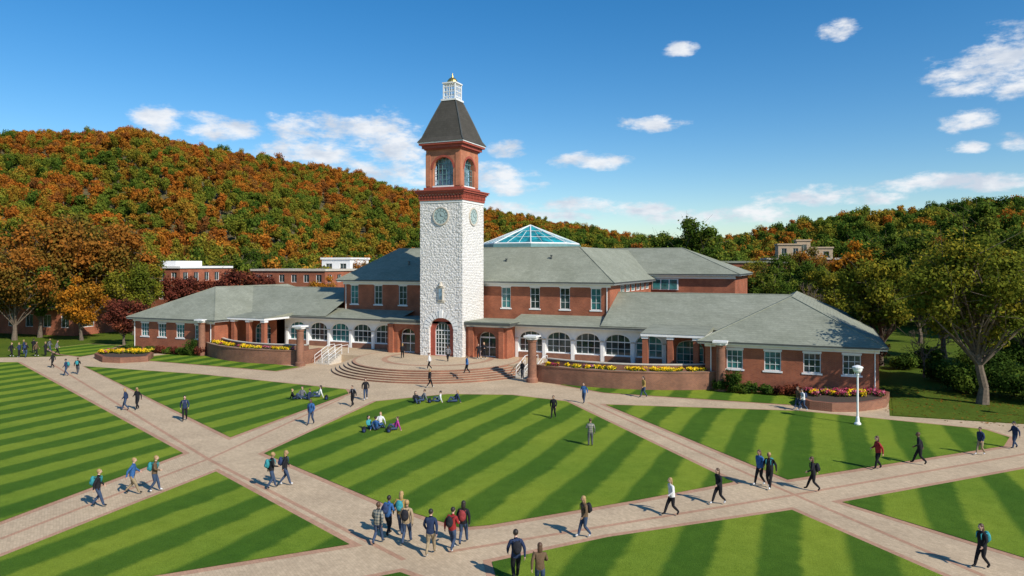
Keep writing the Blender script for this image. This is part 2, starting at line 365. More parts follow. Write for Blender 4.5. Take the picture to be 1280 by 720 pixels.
# arcades + porch
fr=front(3.0)
for s in (-1,1):
    ops=[(s*(9.3+3.22*k),2.7,1.55,2.95,.85) for k in range(5)]
    a,b_=(7.5,24.2) if s>0 else (-24.2,-7.5)
    wall(walls,fr,a,b_,.85,4.3,ops,WHITE,.35)
    for o in ops:
        window(win,fr,o,GLASS if random.random()<.5 else TEAL,WHITE,4,2,.3,.08,.045)
        for k in range(14):
            t0=math.pi*k/14;t1=math.pi*(k+1)/14
            def Q(t,r): return (o[0]+math.cos(t)*(1.35+r), 2.95+math.sin(t)*(.85+r))
            p=[Q(t0,.0),Q(t0,.18),Q(t1,.18),Q(t1,.0)]
            trim.poly([(x,2.955,z) for x,z in p],WHITE)
        trim.box(o[0]-1.35,o[0]+1.35,2.93,2.997,.9,1.5,BRICKD)
    for k in range(6):
        x=s*(9.3+3.22*(k-.5)); 
        if k==0: x=s*7.75
        trim.box(x-.16,x+.16,2.9,2.997,.9,2.9,WHITE); trim.box(x-.2,x+.2,2.86,2.99,2.9,3.05,STONE)
    # lean-to roof
    xa,xb=(7.0,24.5) if s>0 else (-24.5,-7.0)
    roof.poly([(xa,2.1,4.5),(xb,2.1,4.5),(xb,6.0,5.35),(xa,6.0,5.35)],ROOF)
    trim.box(xa,xb,2.12,2.97,4.25,4.48,WHITE); trim.box(xa,xb,2.0,2.1,4.36,4.52,DARKT)
    # cross body linking to the wing
    xa,xb=(17.32,35.6) if s>0 else (-35.6,-17.32)
    roof.poly([(xa,2.3,4.62),(xb,2.3,4.62),(xb,9.5,7.85),(xa,9.5,7.85)],ROOF)
    roof.poly([(xa,9.5,7.85),(xb,9.5,7.85),(xb,16.8,4.6),(xa,16.8,4.6)],ROOF)
    roof.tube((xa,9.5,7.85),(xb,9.5,7.85),.07,ROOF,5)
    walls.poly([(xa,16.2,0),(xb,16.2,0),(xb,16.2,4.6),(xa,16.2,4.6)],BRICK)
    # porch beside the wing
    xa,xb=(22.6,28.6) if s>0 else (-28.6,-22.6)
    roof.poly([(xa,-2.4,4.5),(xb,-2.4,4.5),(xb,2.6,4.95),(xa,2.6,4.95)],ROOF)
    roof.poly([(xa,-2.4,4.5),(xa,2.6,4.95),(xa,2.6,4.5)],ROOF); roof.poly([(xb,-2.4,4.5),(xb,2.6,4.95),(xb,2.6,4.5)],ROOF)
    trim.box(xa+.03,xb-.03,-2.37,2.08,4.25,4.48,WHITE)
    xq,xr=(24.25,28.75) if s>0 else (-28.75,-24.25)
    wall(walls,front(1.6),xq,xr,.85,4.24,[((xq+xr)/2,2.6,.95,2.9,.7)],BRICK,.3); window(win,front(1.6),((xq+xr)/2,2.6,.95,2.9,.7),TEAL,WHITE,4,3,.25)
    for k in range(3):
        x=s*(23.0+2.35*k)
        trim.box(x-.25,x+.25,-2.2,-1.7,.9,4.0,BRICK); trim.box(x-.32,x+.32,-2.27,-1.63,4.0,4.24,WHITE); trim.box(x-.3,x+.3,-2.25,-1.65,.85,1.1,STONE)
    # wing
    xa,xb=(28.8,42.5) if s>0 else (-42.5,-28.8)
    fr2=front(-4.0); ops=[(s*x,1.35,1.9,3.55,0) for x in (31.3,34.4,37.5,40.5)]
    wall(walls,fr2,xa,xb,0,4.05,ops,BRICK)
    for o in ops:
        window(win,fr2,o,TEAL if random.random()<.6 else GLASS,WHITE,3,3,.12)
        trim.lbox(fr2,o[0]-.8,o[0]+.8,-.06,.04,o[2]-.14,o[2]-.003,WHITE); trim.lbox(fr2,o[0]-.74,o[0]+.74,-.03,.04,o[3]+.003,o[3]+.16,WHITE)
    trim.box(xa-.05,xb+.05,-4.08,-4.003,3.75,4.03,WHITE)
    trim.box(xa-.04,xb+.04,-4.06,-4.003,0,.5,BRICKD)
    wall(walls,sidef(42.5 if s>0 else -28.8),-4,23.5,0,4.05,[(2,1.35,1.9,3.55,0),(8,1.35,1.9,3.55,0)] if s>0 else [],BRICK)
    x=28.8 if s>0 else -42.5
    walls.poly([(x,23.5,0),(x,-4,0),(x,-4,4.05),(x,23.5,4.05)],BRICK)
    walls.poly([(xb,23.5,0),(xa,23.5,0),(xa,23.5,4.05),(xb,23.5,4.05)],BRICK)
    hip(roof,xa-.6,xb+.6,-4.6,24.1,4.25,s*35.65,s*35.65,2.8,16.7,7.95,ROOF)
    # downpipes
    for x in (s*29.3,s*42.2): trim.tube((x,-4.1,.1),(x,-4.1,4.1),.05,WHITE)
    trim.tube((s*17.0,5.93,5.2),(s*17.0,5.93,8.6),.05,WHITE)
# entry block around the tower
fr=front(.9); ops=[(-5.0,2.3,.9,3.0,.7),(5.0,2.3,.9,3.0,.7)]
wall(walls,fr,-7.5,7.5,.85,4.2,ops,BRICK,1.0)
for o in ops: window(win,fr,o,GLASS,WHITE,2,2,.95,.09,.08)
walls.poly([(7.5,.9,.85),(7.5,6,.85),(7.5,6,4.2),(7.5,.9,4.2)],BRICK); walls.poly([(-7.5,.9,.85),(-7.5,6,.85),(-7.5,6,4.2),(-7.5,.9,4.2)],BRICK)
trim.box(-7.6,7.6,.8,5.9,4.2,4.42,WHITE); trim.box(-8.1,8.1,.3,5.95,4.42,4.68,DARKT); roof.box(-8.0,8.0,.4,5.95,4.69,4.78,ROOF)
for s in (-1,1):
    for x in (3.3,6.9): trim.box(s*x-.28,s*x+.28,.62,.897,.9,4.19,BRICK)
# skylight
R=6.9; oc=[(R*math.cos(math.pi/8+k*math.pi/4),26+R*math.sin(math.pi/8+k*math.pi/4)) for k in range(8)]
sk=MB()
sk.lathe((0,26),[(R+.25,12.9),(R+.25,13.65),(R,13.7)],STEELG,8,math.pi/8)
ap=(0,26,16.5)
for k in range(8):
    a=oc[k];b_=oc[(k+1)%8]
    sk.poly([(*a,13.82),(*b_,13.82),ap],SKYL); sk.tube((*a,13.84),(0,26,16.54),.08,WHITE,5); sk.tube((*a,13.8),(*b_,13.8),.12,WHITE,5)
    for t in (1/3,2/3):
        m_=(a[0]+(b_[0]-a[0])*t,a[1]+(b_[1]-a[1])*t); e=.66
        sk.tube((*m_,13.84),(m_[0]*(1-e),26+(m_[1]-26)*(1-e),13.84+2.7*e),.03,WHITE,4)
    for e in (.33,.66):
        pa=(a[0]*(1-e),26+(a[1]-26)*(1-e),13.85+2.69*e); pb=(b_[0]*(1-e),26+(b_[1]-26)*(1-e),13.85+2.69*e)
        sk.tube(pa,pb,.03,WHITE,4)
sk.obj('skylight',lib)
for (x,y,z) in ((-9,8,11),(9.5,9,11.7),(4,8.6,11.3)):
    roof.lathe((x,y),[(.1,z-.5),(.1,z+.25),(.16,z+.26),(.16,z+.35)],DARKT,8)
walls.obj('walls',lib); win.obj('windows',lib); roof.obj('roof',lib); trim.obj('trim',lib)
# ------------------------------------------------------------ clock tower
tw=empty('clock_tower'); T=MB(); h=2.6; tc=(0,2.6)
F4=[((-0,0),(1,0)), ((2.6,2.6),(0,1)), ((0,5.2),(-1,0)), ((-2.6,2.6),(0,-1))]
zt=17.7
op=(0,3.0,.9,3.9,1.2)
wall(T,F4[0],-h,h,.85,zt,[op],TSTONE,.35)
for k in (1,2,3): wall(T,F4[k],-h,h,.85,zt,[],TSTONE)
fi=((0,.3),(1,0)); o2=(0,1.9,.95,3.7,.95)
wall(T,fi,-1.55,1.55,.9,5.2,[o2],REDTRIM,.25); window(T,fi,o2,GLASS,WHITE,5,6,.2,.08,.05)
for k in range(13):
    t0=math.pi*k/13;t1=math.pi*(k+1)/13-.05
    T.poly([(1.53*math.cos(t0),-.06,3.9+1.23*math.sin(t0)),(2.15*math.cos(t0),-.06,3.9+1.85*math.sin(t0)),(2.15*math.cos(t1),-.06,3.9+1.85*math.sin(t1)),(1.53*math.cos(t1),-.06,3.9+1.23*math.sin(t1))],WHITE)
T.box(-.22,.22,-.14,-.003,5.1,5.95,WHITE)
T.box(-.45,.45,-.08,-.003,6.8,7.0,STONE); T.box(-.28,.28,-.16,-.003,7.0,8.4,STONE); T.box(-.2,.2,-.19,-.161,7.1,8.3,BELFG); T.box(-.38,.38,-.2,-.003,8.4,8.6,STONE)
T.lathe((0,-.12),[(.25,8.6),(.05,9.1)],STONE,8)
for fr in F4:
    for j in range(40):
        z=.9+j*.42
        w_=.42 if j%2 else .7
        T.lbox(fr,-h-.025,-h+w_,-.025,-.001,z+.02,z+.40,TSTONE); T.lbox(fr,h-w_,h+.024,-.026,-.001,z+.02,z+.40,TSTONE)
def sq(hh,z0,z1,mat): T.box(-hh,hh,2.6-hh,2.6+hh,z0,z1,mat)
sq(2.66,17.7,17.95,WHITE); sq(2.74,17.95,18.55,REDTRIM)
sq(2.9,18.62,18.8,REDTRIM); sq(2.75,18.55,18.62,WHITE); sq(3.05,18.8,19.0,REDTRIM); sq(3.15,19.0,19.12,REDTRIM)
for fr in F4:
    for j in range(15):
        a=-2.6+j*5.2/14; T.lbox(fr,a-.1,a+.1,-.24,-.142,18.25,18.62,REDTRIM)
bh=2.15
sq(2.35,19.12,19.45,REDTRIM)
F5=[((0,2.6-bh),(1,0)),((bh,2.6),(0,1)),((0,2.6+bh),(-1,0)),((-bh,2.6),(0,-1))]
ob=(0,2.5,19.5,21.5,1.25)
for fr in F5:
    wall(T,fr,-bh+.001,bh-.001,19.45,23.6,[ob],TERRA,.5)
    for i in range(6):
        a=-1.25+i*.5; T.lbox(fr,a-.03,a+.03,.3,.36,19.5,archz(ob,min(1.24,max(-1.24,a))),STEELG)
    for z in (19.7,20.3,20.9,21.5,22.1): T.lbox(fr,-1.1 if z>22 else -1.25,1.1 if z>22 else 1.25,.305,.355,z-.03,z+.03,STEELG)
    for k in range(12):
        t0=math.pi*k/12;t1=math.pi*(k+1)/12
        (ox,oy),(dx,dy)=fr
        def W(a,z,t): return (ox+dx*a-dy*t,oy+dy*a+dx*t,z)
        T.poly([W(1.26*math.cos(t0),21.5+1.26*math.sin(t0),-.05),W(1.5*math.cos(t0),21.5+1.5*math.sin(t0),-.05),W(1.5*math.cos(t1),21.5+1.5*math.sin(t1),-.05),W(1.26*math.cos(t1),21.5+1.26*math.sin(t1),-.05)],REDTRIM)
    T.lbox(fr,-1.3,1.3,-.05,.02,19.46,19.62,WHITE)
    for sx in (-1,1):
        T.lbox(fr,sx*1.85-.28,sx*1.85+.28,-.06,-.002,19.6,23.2,TERRA)
T.box(-1.3,1.3,1.3,3.9,19.46,22.7,BELFG)
sq(2.3,23.6,23.75,REDTRIM); sq(2.5,23.75,24.1,REDTRIM); sq(2.75,24.1,24.3,REDTRIM); sq(2.8,24.3,24.42,WHITE)
prof=[(2.85,24.42),(2.5,24.95),(1.75,27.0),(.85,29.3)]
for (r0,z0),(r1,z1) in zip(prof[:-1],prof[1:]):
    a=[(-r0,2.6-r0,z0),(r0,2.6-r0,z0),(r0,2.6+r0,z0),(-r0,2.6+r0,z0)]; b_=[(-r1,2.6-r1,z1),(r1,2.6-r1,z1),(r1,2.6+r1,z1),(-r1,2.6+r1,z1)]
    for k in range(4):
        T.poly([a[k],a[(k+1)%4],b_[(k+1)%4],b_[k]],SLATE); T.tube(a[k],b_[k],.07,DARKT,5)
sq(.95,29.25,29.45,WHITE)
for sx in (-1,1):
    for sy in (-1,1): T.box(sx*.72-.07,sx*.72+.07,2.6+sy*.72-.07,2.6+sy*.72+.07,29.45,31.2,WHITE)
for z in (29.75,30.3,30.85):
    for s in (-1,1):
        T.box(-.65,.65,2.6+s*.72-.04,2.6+s*.72+.04,z-.04,z+.04,WHITE); T.box(s*.72-.04,s*.72+.04,1.95,3.25,z-.04,z+.04,WHITE)
for a in (-.3,0,.3):
    for s in (-1,1):
        T.box(a-.025,a+.025,2.6+s*.72-.03,2.6+s*.72+.03,29.45,31.2,WHITE); T.box(s*.72-.03,s*.72+.03,2.6+a-.025,2.6+a+.025,29.45,31.2,WHITE)
sq(.85,31.2,31.34,WHITE)
T.lathe(tc,[(.62,31.34),(.58,31.6),(.4,31.85),(.12,32.0),(.05,32.3),(.02,32.5)],GOLD,14)
T.obj('tower_body',tw)
CLK=simple('clock_face',(.38,.48,.45),.5,.08)
ck=MB()
for fr in F4:
    (ox,oy),(dx,dy)=fr
    def W(a,z,t): return (ox+dx*a-dy*t,oy+dy*a+dx*t,z)
    zc=16.25; R0=.86
    ck.poly([W(R0*math.cos(t*math.pi/20),zc+R0*math.sin(t*math.pi/20),-.08) for t in range(40)],CLK)
    for k in range(40):
        t0=k*math.pi/20;t1=(k+1)*math.pi/20
        for (ra,rb,ta,tb) in ((R0,R0+.14,-.12,-.12),(R0+.14,R0+.14,-.12,-.0),(R0,R0,-.12,-.08),(.52,.56,-.085,-.085)):
            ck.poly([W(ra*math.cos(t0),zc+ra*math.sin(t0),ta),W(rb*math.cos(t0),zc+rb*math.sin(t0),tb),W(rb*math.cos(t1),zc+rb*math.sin(t1),tb),W(ra*math.cos(t1),zc+ra*math.sin(t1),ta)],STONE if ra!=.52 else DARKT)
    for k in range(12):
        t=k*math.pi/6; c,s_=math.cos(t),math.sin(t)
        q=[(.6*c-.03*s_,.6*s_+.03*c),(.6*c+.03*s_,.6*s_-.03*c),(.8*c+.03*s_,.8*s_-.03*c),(.8*c-.03*s_,.8*s_+.03*c)]
        ck.poly([W(a,zc+z,-.088) for a,z in q],DARKT)
    for t,l,wd in ((1.9,.45,.045),(-.3,.7,.03)):
        c,s_=math.cos(t),math.sin(t); q=[(-wd*s_,wd*c),(wd*s_,-wd*c),(l*c,l*s_)]
        ck.poly([W(a,zc+z,-.1) for a,z in q],DARKT)
ck.obj('clock_faces',tw)
# ------------------------------------------------------------ terrace, steps, garden walls
st=MB(); cc=(.5,-1.5)
def disc(mb,r,z0,z1,side,top,n=72):
    pts=[(cc[0]+r*math.cos(2*math.pi*k/n),cc[1]+r*math.sin(2*math.pi*k/n)) for k in range(n)]
    for k in range(n):
        a=pts[k];b_=pts[(k+1)%n]; mb.poly([(*a,z0),(*b_,z0),(*b_,z1),(*a,z1)],side)
    mb.poly([(*q,z1) for q in pts],top)
for k in range(6): disc(st,9.0+.42*k,-.01,.9-.15*k,BRICKD,PAVE if k else PINK)
st.box(-24.3,24.3,-3.0,2.99,-.01,.893,PAVE)
for r0,mt in ((8.7,PAVE),(6.0,PINK),(5.4,PAVE)):
    n=64; st.poly([(cc[0]+r0*math.cos(2*math.pi*k/n),cc[1]+r0*math.sin(2*math.pi*k/n),.904+.004*(9-r0)) for k in range(n)],mt)
st.obj('entrance_steps')
for s in (-1,1):
    sd=MB(); xa,xb=sorted((s*11.0,s*13.1))
    for k in range(6): sd.box(xa,xb,-3.0-.36*(k+1),-3.0-.36*k,-.01,.9-.15*k,STONE)
    sd.obj('side_stair')
    rl=MB()
    for x in (s*11.1,s*12.0,s*13.0):
        rl.tube((x,-2.8,1.85),(x,-5.1,.98),.03,WHITE); rl.tube((x,-2.8,1.45),(x,-5.1,.58),.02,WHITE)
        rl.tube((x,-2.8,1.85),(x,-1.6,1.85),.03,WHITE)
        for t in (0,.5,1): rl.tube((x,-2.8-2.3*t,.9-.85*t),(x,-2.8-2.3*t,1.86-.87*t),.025,WHITE)
        rl.tube((x,-1.6,.9),(x,-1.6,1.85),.025,WHITE)
    rl.obj('handrail')
    A=(s*13.7,-6.4);Bm=(s*22.5,-9.3);Cc=(s*30,-4.1)
    arc=[]
    for k in range(25):
        t=k/24; arc.append(((1-t)**2*A[0]+2*t*(1-t)*Bm[0]+t*t*Cc[0],(1-t)**2*A[1]+2*t*(1-t)*Bm[1]+t*t*Cc[1]))
    arcf=[(s*13.7,-3.0)]+arc
    gw=MB()
    def strip(mb,pts,off0,off1,z0,z1,mat):
        n=len(pts); O=[];I=[]
        for i,p in enumerate(pts):
            a=Vector(pts[max(0,i-1)]);b_=Vector(pts[min(n-1,i+1)]); d=(b_-a).normalized(); nn=Vector((-d.y,d.x))*s
            O.append(Vector(p)+nn*off0); I.append(Vector(p)+nn*off1)
        for i in range(n-1):
            mb.poly([(*O[i],z0),(*O[i+1],z0),(*O[i+1],z1),(*O[i],z1)],mat)
            mb.poly([(*I[i],z0),(*I[i+1],z0),(*I[i+1],z1),(*I[i],z1)],mat)
            mb.poly([(*O[i],z1),(*O[i+1],z1),(*I[i+1],z1),(*I[i],z1)],mat)
            mb.poly([(*O[i],z0),(*O[i+1],z0),(*I[i+1],z0),(*I[i],z0)],mat)
        return I
    strip(gw,arc,0,.45,0,1.5,BRICKD); strip(gw,arc,-.05,.5,1.5,1.6,BRICKD)
    strip(gw,[(s*13.7,-3.0),(s*13.7,-6.4)],0,.45,0,1.5,BRICKD)
    strip(gw,arc,.46,1.7,0,1.42,SOIL)
    strip(gw,arc,1.7,2.0,0,1.95,BRICKD); strip(gw,arc,1.66,2.04,1.95,2.04,STONE)
    gw.obj('planter_wall')
    fl=MB(); fl.poly([(x,y,.886) for x,y in arcf+[(s*30,-3.0),(s*30,-.5),(s*24.3,-.5),(s*24.3,-3)]],PAVE); fl.obj('terrace_paving')
    for c in ((s*13.5,-6.9),(s*30.2,-4.6)):
        co=MB(); co.lathe(c,[(.55,0),(.55,.35),(.46,.4),(.42,.5),(.40,2.2),(.37,3.75),(.45,3.8),(.45,3.9),(.38,3.95)],BRICKD,20)
        co.lathe(c,[(.38,3.95),(.55,4.0),(.6,4.15),(.5,4.2)],WHITE,20); co.box(c[0]-.62,c[0]+.62,c[1]-.62,c[1]+.62,4.2,4.36,WHITE)
        co.obj('brick_column')
# ------------------------------------------------------------ foliage generators
def leafcloud(centres,radii,n_per,size,tint,rn,flat=.85):
    K=len(centres); tot=K*n_per
    c=np.repeat(centres,n_per,0); r=np.repeat(radii,n_per)
    d=rn.normal(size=(tot,3)); d/=np.linalg.norm(d,axis=1)[:,None]
    rad=r*(rn.random(tot)**.42)*(1+.18*rn.normal(size=tot))
    p=c+d*rad[:,None]*np.array([1,1,flat])
    nrm=d+rn.normal(size=(tot,3))*.6+np.array([0,0,.35]); nrm/=np.linalg.norm(nrm,axis=1)[:,None]
    t=rn.normal(size=(tot,3)); u=np.cross(nrm,t); u/=np.linalg.norm(u,axis=1)[:,None]; w=np.cross(nrm,u)
    s=size*(.6+.8*rn.random(tot))[:,None]*.5
    q=np.stack([p-u*s*1.25,p-w*s*.8,p+u*s*1.25,p+w*s*.8],1).reshape(-1,3)
    tt=np.repeat(np.clip(np.repeat(tint,n_per)+rn.normal(size=tot)*.12,0,1),4)
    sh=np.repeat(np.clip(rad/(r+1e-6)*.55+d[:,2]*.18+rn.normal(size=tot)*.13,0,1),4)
    return q,tt,sh
def mesh_from(name,q,tt,sh,mats,woodmb=None):
    nv=len(q); nf=nv//4
    vw=np.array(woodmb.v) if woodmb and woodmb.v else np.zeros((0,3))
    faces=np.arange(nv).reshape(-1,4)
    V=np.vstack([q,vw]); fl=faces.tolist()+([[i+nv for i in f] for f in woodmb.f] if woodmb else [])
    me=bpy.data.meshes.new(name); me.from_pydata(V.tolist(),[],fl)
    for m in mats: me.materials.append(m)
    mi=[0]*nf+([1]*len(woodmb.f) if woodmb else []); me.polygons.foreach_set('material_index',mi)
    pad=np.zeros(len(vw))
    for nm,a in (('tint',tt),('shade',sh)):
        at=me.attributes.new(nm,'FLOAT','POINT'); at.data.foreach_set('value',np.concatenate([a,pad]).astype(np.float32))
    me.update(); return me
def tree_mesh(name,H,R,base,mat,seed,ncl=45,npc=260,leaf=.28,tr=.28,crad=.34,drop=0):
    rn=np.random.default_rng(seed); wd=MB()
    ch=(H-base)/2; cz=base+ch
    cs=[]
    while len(cs)<ncl:
        d=rn.normal(size=3); d/=np.linalg.norm(d); k=rn.random()**.45
        p=d*k*np.array([R,R,ch])*.80
        if d[2]<-.3: p[:2]*=.75
        p+=rn.normal(size=3)*R*.07
        cs.append(p+np.array([0,0,cz]))
    cs=np.array(cs); cs[:,2]=np.maximum(cs[:,2],base*.75)
    rd=R*crad*(.6+.7*rn.random(ncl))
    q,tt,sh=leafcloud(cs,rd,npc,leaf,rn.random(ncl),rn)
    pts=[Vector((0,0,-.1))]; z=0; x=y=0
    nseg=7; top=base+ch*1.1
    for k in range(1,nseg+1):
        x+=rn.normal()*.12*tr/.28; y+=rn.normal()*.12*tr/.28; pts.append(Vector((x,y,top*k/nseg)))
    wd.tube(pts[0],pts[1],tr*1.5,BARK,9,tr)
    for k in range(1,nseg): wd.tube(pts[k],pts[k+1],tr*(1-.75*(k-1)/nseg),BARK,8,tr*(1-.75*k/nseg))
    for c in cs:
        zz=min(max(base*.75,c[2]-R*(.4+.5*rn.random())),top*.97); f=zz/top*nseg; i=int(min(nseg-1,f)); a=pts[i].lerp(pts[i+1],f-i)
        m_=a.lerp(Vector(c),.5)+Vector((rn.normal()*.25,rn.normal()*.25,-.15)); r0=tr*.34
        wd.tube(a,m_,r0,BARK,5,r0*.6); wd.tube(m_,Vector(c),r0*.6,BARK,5,r0*.2)
        for _ in range(2):
            e=Vector(c)+Vector(rn.normal(size=3))*R*.2; wd.tube(m_.lerp(Vector(c),.6),e,r0*.3,BARK,4,r0*.08)
    return mesh_from(name,q,tt,sh,[mat,BARK],wd)
_tc={}
def put(name,key,xy,scale=1,rot=None,z=0,**kw):
    if key not in _tc: _tc[key]=tree_mesh(name,**kw)
    o=bpy.data.objects.new(name,_tc[key]); scene.collection.objects.link(o); o.location=(xy[0],xy[1],z); o.scale=(scale,)*3
    o.rotation_euler=(0,0,random.random()*6.28 if rot is None else rot); return o
K={
 'oak':dict(H=13.8,R=6.9,base=3.9,mat=LF_OLIVE,seed=3,ncl=100,npc=300,leaf=.21,tr=.33,crad=.20),
 'green':dict(H=14,R=5.6,base=3.2,mat=LF_GREEN,seed=4,ncl=74,npc=260,leaf=.30,crad=.24),
 'olive':dict(H=12.5,R=5.4,base=2.8,mat=LF_OLIVE,seed=5,ncl=74,npc=260,leaf=.26,crad=.24),
 'orange':dict(H=12,R=4.8,base=2.5,mat=LF_ORANGE,seed=6,ncl=60,npc=230,leaf=.32,crad=.27),
 'rust':dict(H=15,R=6.2,base=2.6,mat=LF_BROWN,seed=8,ncl=84,npc=260,leaf=.31,crad=.23),
 'maroon':dict(H=8,R=3.3,base=1.6,mat=LF_MAROON,seed=9,ncl=38,npc=220,leaf=.26,tr=.18,crad=.32),
 'maroon_s':dict(H=4.6,R=1.9,base=1.3,mat=LF_MAROON,seed=12,ncl=26,npc=100,leaf=.15,tr=.08,crad=.30),
}
def tr_(kind,xy,scale=1,nm=None):
    names={'oak':'oak_tree','green':'maple_tree','olive':'maple_tree','orange':'autumn_maple_tree','rust':'autumn_oak_tree','maroon':'purple_plum_tree','maroon_s':'purple_plum_tree'}
    return put(names[kind],kind,xy,scale,**K[kind])
tr_('oak',G(1228,505),1.0)
tr_('olive',PU(1100,78),.98); tr_('olive',PU(1180,84),1.0); tr_('olive',PU(1285,72),1.05); tr_('green',PU(1330,60),1.0)
tr_('olive',PU(1060,90),.85); tr_('green',PU(1235,112),1.5); tr_('orange',PU(1300,118),1.45); tr_('green',PU(1165,125),1.2)
tr_('orange',PU(1075,135),1.25); tr_('green',PU(1120,132),1.2); tr_('green',PU(1010,128),.85); tr_('green',PU(860,150),1.5); tr_('green',PU(888,158),1.35); tr_('green',PU(832,156),1.3)
tr_('rust',PU(935,118),.75); tr_('green',PU(965,112),.78); tr_('olive',PU(1035,118),.85); tr_('rust',PU(1190,140),1.2); tr_('green',PU(985,140),.95); tr_('olive',PU(950,138),.98)
tr_('olive',PU(1150,100),.9); tr_('green',PU(1420,70),1.1); tr_('green',PU(905,128),.8); tr_('green',PU(1330,100),1.2)
tr_('rust',PU(1010,148),1.0)
# left
tr_('rust',PU(75,112),1.32); tr_('rust',PU(132,116),1.3); tr_('rust',PU(18,104),1.0); tr_('olive',PU(168,112),.95); tr_('rust',PU(-40,110),1.2)
tr_('orange',PU(5,126),1.2); tr_('orange',PU(102,104),.75); tr_('olive',PU(168,128),1.15); tr_('olive',PU(45,140),1.4); tr_('rust',PU(-110,100),1.1); tr_('orange',PU(120,135),1.3)
tr_('green',PU(50,108),.95); tr_('green',PU(150,120),1.0)
tr_('maroon',PU(155,98),.85); tr_('maroon',PU(228,128),1.2); tr_('maroon',PU(298,134),1.35); tr_('maroon',PU(268,138),1.1); tr_('maroon',PU(320,140),1.2)
tr_('olive',PU(395,150),.9); tr_('orange',PU(405,138),.7); tr_('green',PU(345,160),1.0); tr_('rust',PU(440,160),.9)
tr_('orange',PU(510,150),.85); tr_('green',PU(300,165),1.1); tr_('olive',PU(200,150),.9)
tr_('maroon_s',G(1062,487),1.1)
tr_('maroon_s',G(1095,470),.85)
def bare(name,xy,H,seed):
    rn=np.random.default_rng(seed); wd=MB()
    def br(p,d,l,r,k):
        q=p+d*l; wd.tube(p,q,r,BARK,5,r*.65)
        if k==0: return
        for _ in range(3 if k>1 else 4):
            nd=(d+Vector(rn.normal(size=3))*.42+Vector((0,0,.12))).normalized(); br(p.lerp(q,.6+.4*rn.random()),nd,l*(.62+.2*rn.random()),r*.6,k-1)
    br(Vector((0,0,-.05)),Vector((0,0,1)),H*.3,H*.02,5)
    return wd.obj(name,loc=(xy[0],xy[1],0))
bare('bare_tree',G(1155,472),6.4,5); bare('bare_tree',PU(1010,100),11,6)
def shrub(name,xy,r,hh,mat,seed,z=0,leaf=.13,n=9,npc=170):
    rn=np.random.default_rng(seed); cs=np.array([[rn.normal()*r*.38,rn.normal()*r*.38,hh*(.3+.38*rn.random())] for _ in range(n)])
    q,tt,sh=leafcloud(cs,np.full(n,r*.5)*(.7+.5*rn.random(n)),npc,leaf,rn.random(n),rn,hh/r/1.6)
    q[:,2]=np.maximum(q[:,2],0.0)
    o=bpy.data.objects.new(name,mesh_from(name,q,tt,sh,[mat])); scene.collection.objects.link(o); o.location=(xy[0],xy[1],z); return o
k=0
for (u,v,r,hh) in ((1205,490,2.0,2.6),(1240,492,2.4,3.0),(1272,498,2.6,3.2),(1300,505,2.2,2.8),(1180,478,1.8,2.0),(1228,470,2.2,3.2),(1265,465,3,4),(1130,462,1.5,1.8),(1160,460,2,2.6)):
    shrub('shrub',G(u,v),r,hh,LF_SHRUB,50+k,leaf=.2,n=12,npc=260); k+=1
for x in np.arange(30.2,42.5,1.25):
    for s in (-1,1):
        shrub('shrub',(s*x,-4.9-random.random()*.3),.6+random.random()*.25,.8+random.random()*.4,LF_SHRUB if random.random()<.6 else LF_MAROON,100+k); k+=1
for (x,y) in ((31.2,-5.3),(-31.2,-5.3)):
    shrub('shrub',(x,y),.7,2.4,LF_SHRUB,300+k); k+=1
def flowers(name,pts,width,z,count,seed,hh=.3,mix=.8):
    rn=np.random.default_rng(seed); n=len(pts)-1
    cs=[];
    for _ in range(count):
        t=rn.random()*n; i=int(t); a=np.array(pts[i]);b_=np.array(pts[i+1]); p=a+(b_-a)*(t-i); d=(b_-a)/np.linalg.norm(b_-a)
        p=p+np.array([-d[1],d[0]])*(rn.random()-.5)*width; cs.append((p[0],p[1],z+hh*.6))
    cs=np.array(cs); Q=[];TT=[];SH=[];MI=[]
    ids=rn.random(count)
    for mi,sel in ((0,np.ones(count,bool)),(1,ids<mix),(2,ids>=mix)):
        c=cs[sel].copy(); 
        if len(c)==0: continue
        if mi: c[:,2]+=.07
        q,tt,sh=leafcloud(c,np.full(len(c),.27),70,.11 if mi else .12,rn.random(len(c)),rn,.7)
        Q.append(q);TT.append(tt);SH.append(sh if mi==0 else np.clip(sh+.35,0,1));MI+= [mi]*(len(q)//4)
    me=mesh_from(name,np.vstack(Q),np.concatenate(TT),np.concatenate(SH),[LF_SHRUB,LF_YEL,LF_RED]); me.polygons.foreach_set('material_index',MI)
    o=bpy.data.objects.new(name,me); scene.collection.objects.link(o)
for s in (-1,1):
    A=np.array((s*14.8,-6.2));Bm=np.array((s*22.3,-8.0));Cc=np.array((s*28.6,-4.0))
    flowers('flower_bed',[tuple((1-t)**2*A+2*t*(1-t)*Bm+t*t*Cc) for t in np.linspace(0,1,9)],.75,1.5,70,int(20+s),mix=.9)
def planter(pts,h_,name='brick_planter'):
    mb=MB(); w=[G(*q) for q in pts]; n=len(w)
    ins=inset(w,-.35)
    for i in range(n):
        a,b_=w[i],w[(i+1)%n]; c,d=ins[i],ins[(i+1)%n]
        mb.poly([(*a,0),(*b_,0),(*b_,h_),(*a,h_)],BRICKD); mb.poly([(*a,h_),(*b_,h_),(*d,h_),(*c,h_)],BRICKD)
    mb.poly([(*q,h_-.03) for q in ins],SOIL); mb.obj(name); return ins
i1=planter([(998,505),(1003,509),(1012,512),(1040,515),(1070,515),(1095,512),(1108,509),(1112,500),(1090,494),(1020,494)],.65)
flowers('flower_bed',[G(1012,503),G(1100,503)],2.0,.62,60,31,mix=.35)
i2=planter([(118,448),(128,453),(150,454),(185,452),(192,447),(175,443),(135,442)],.6)
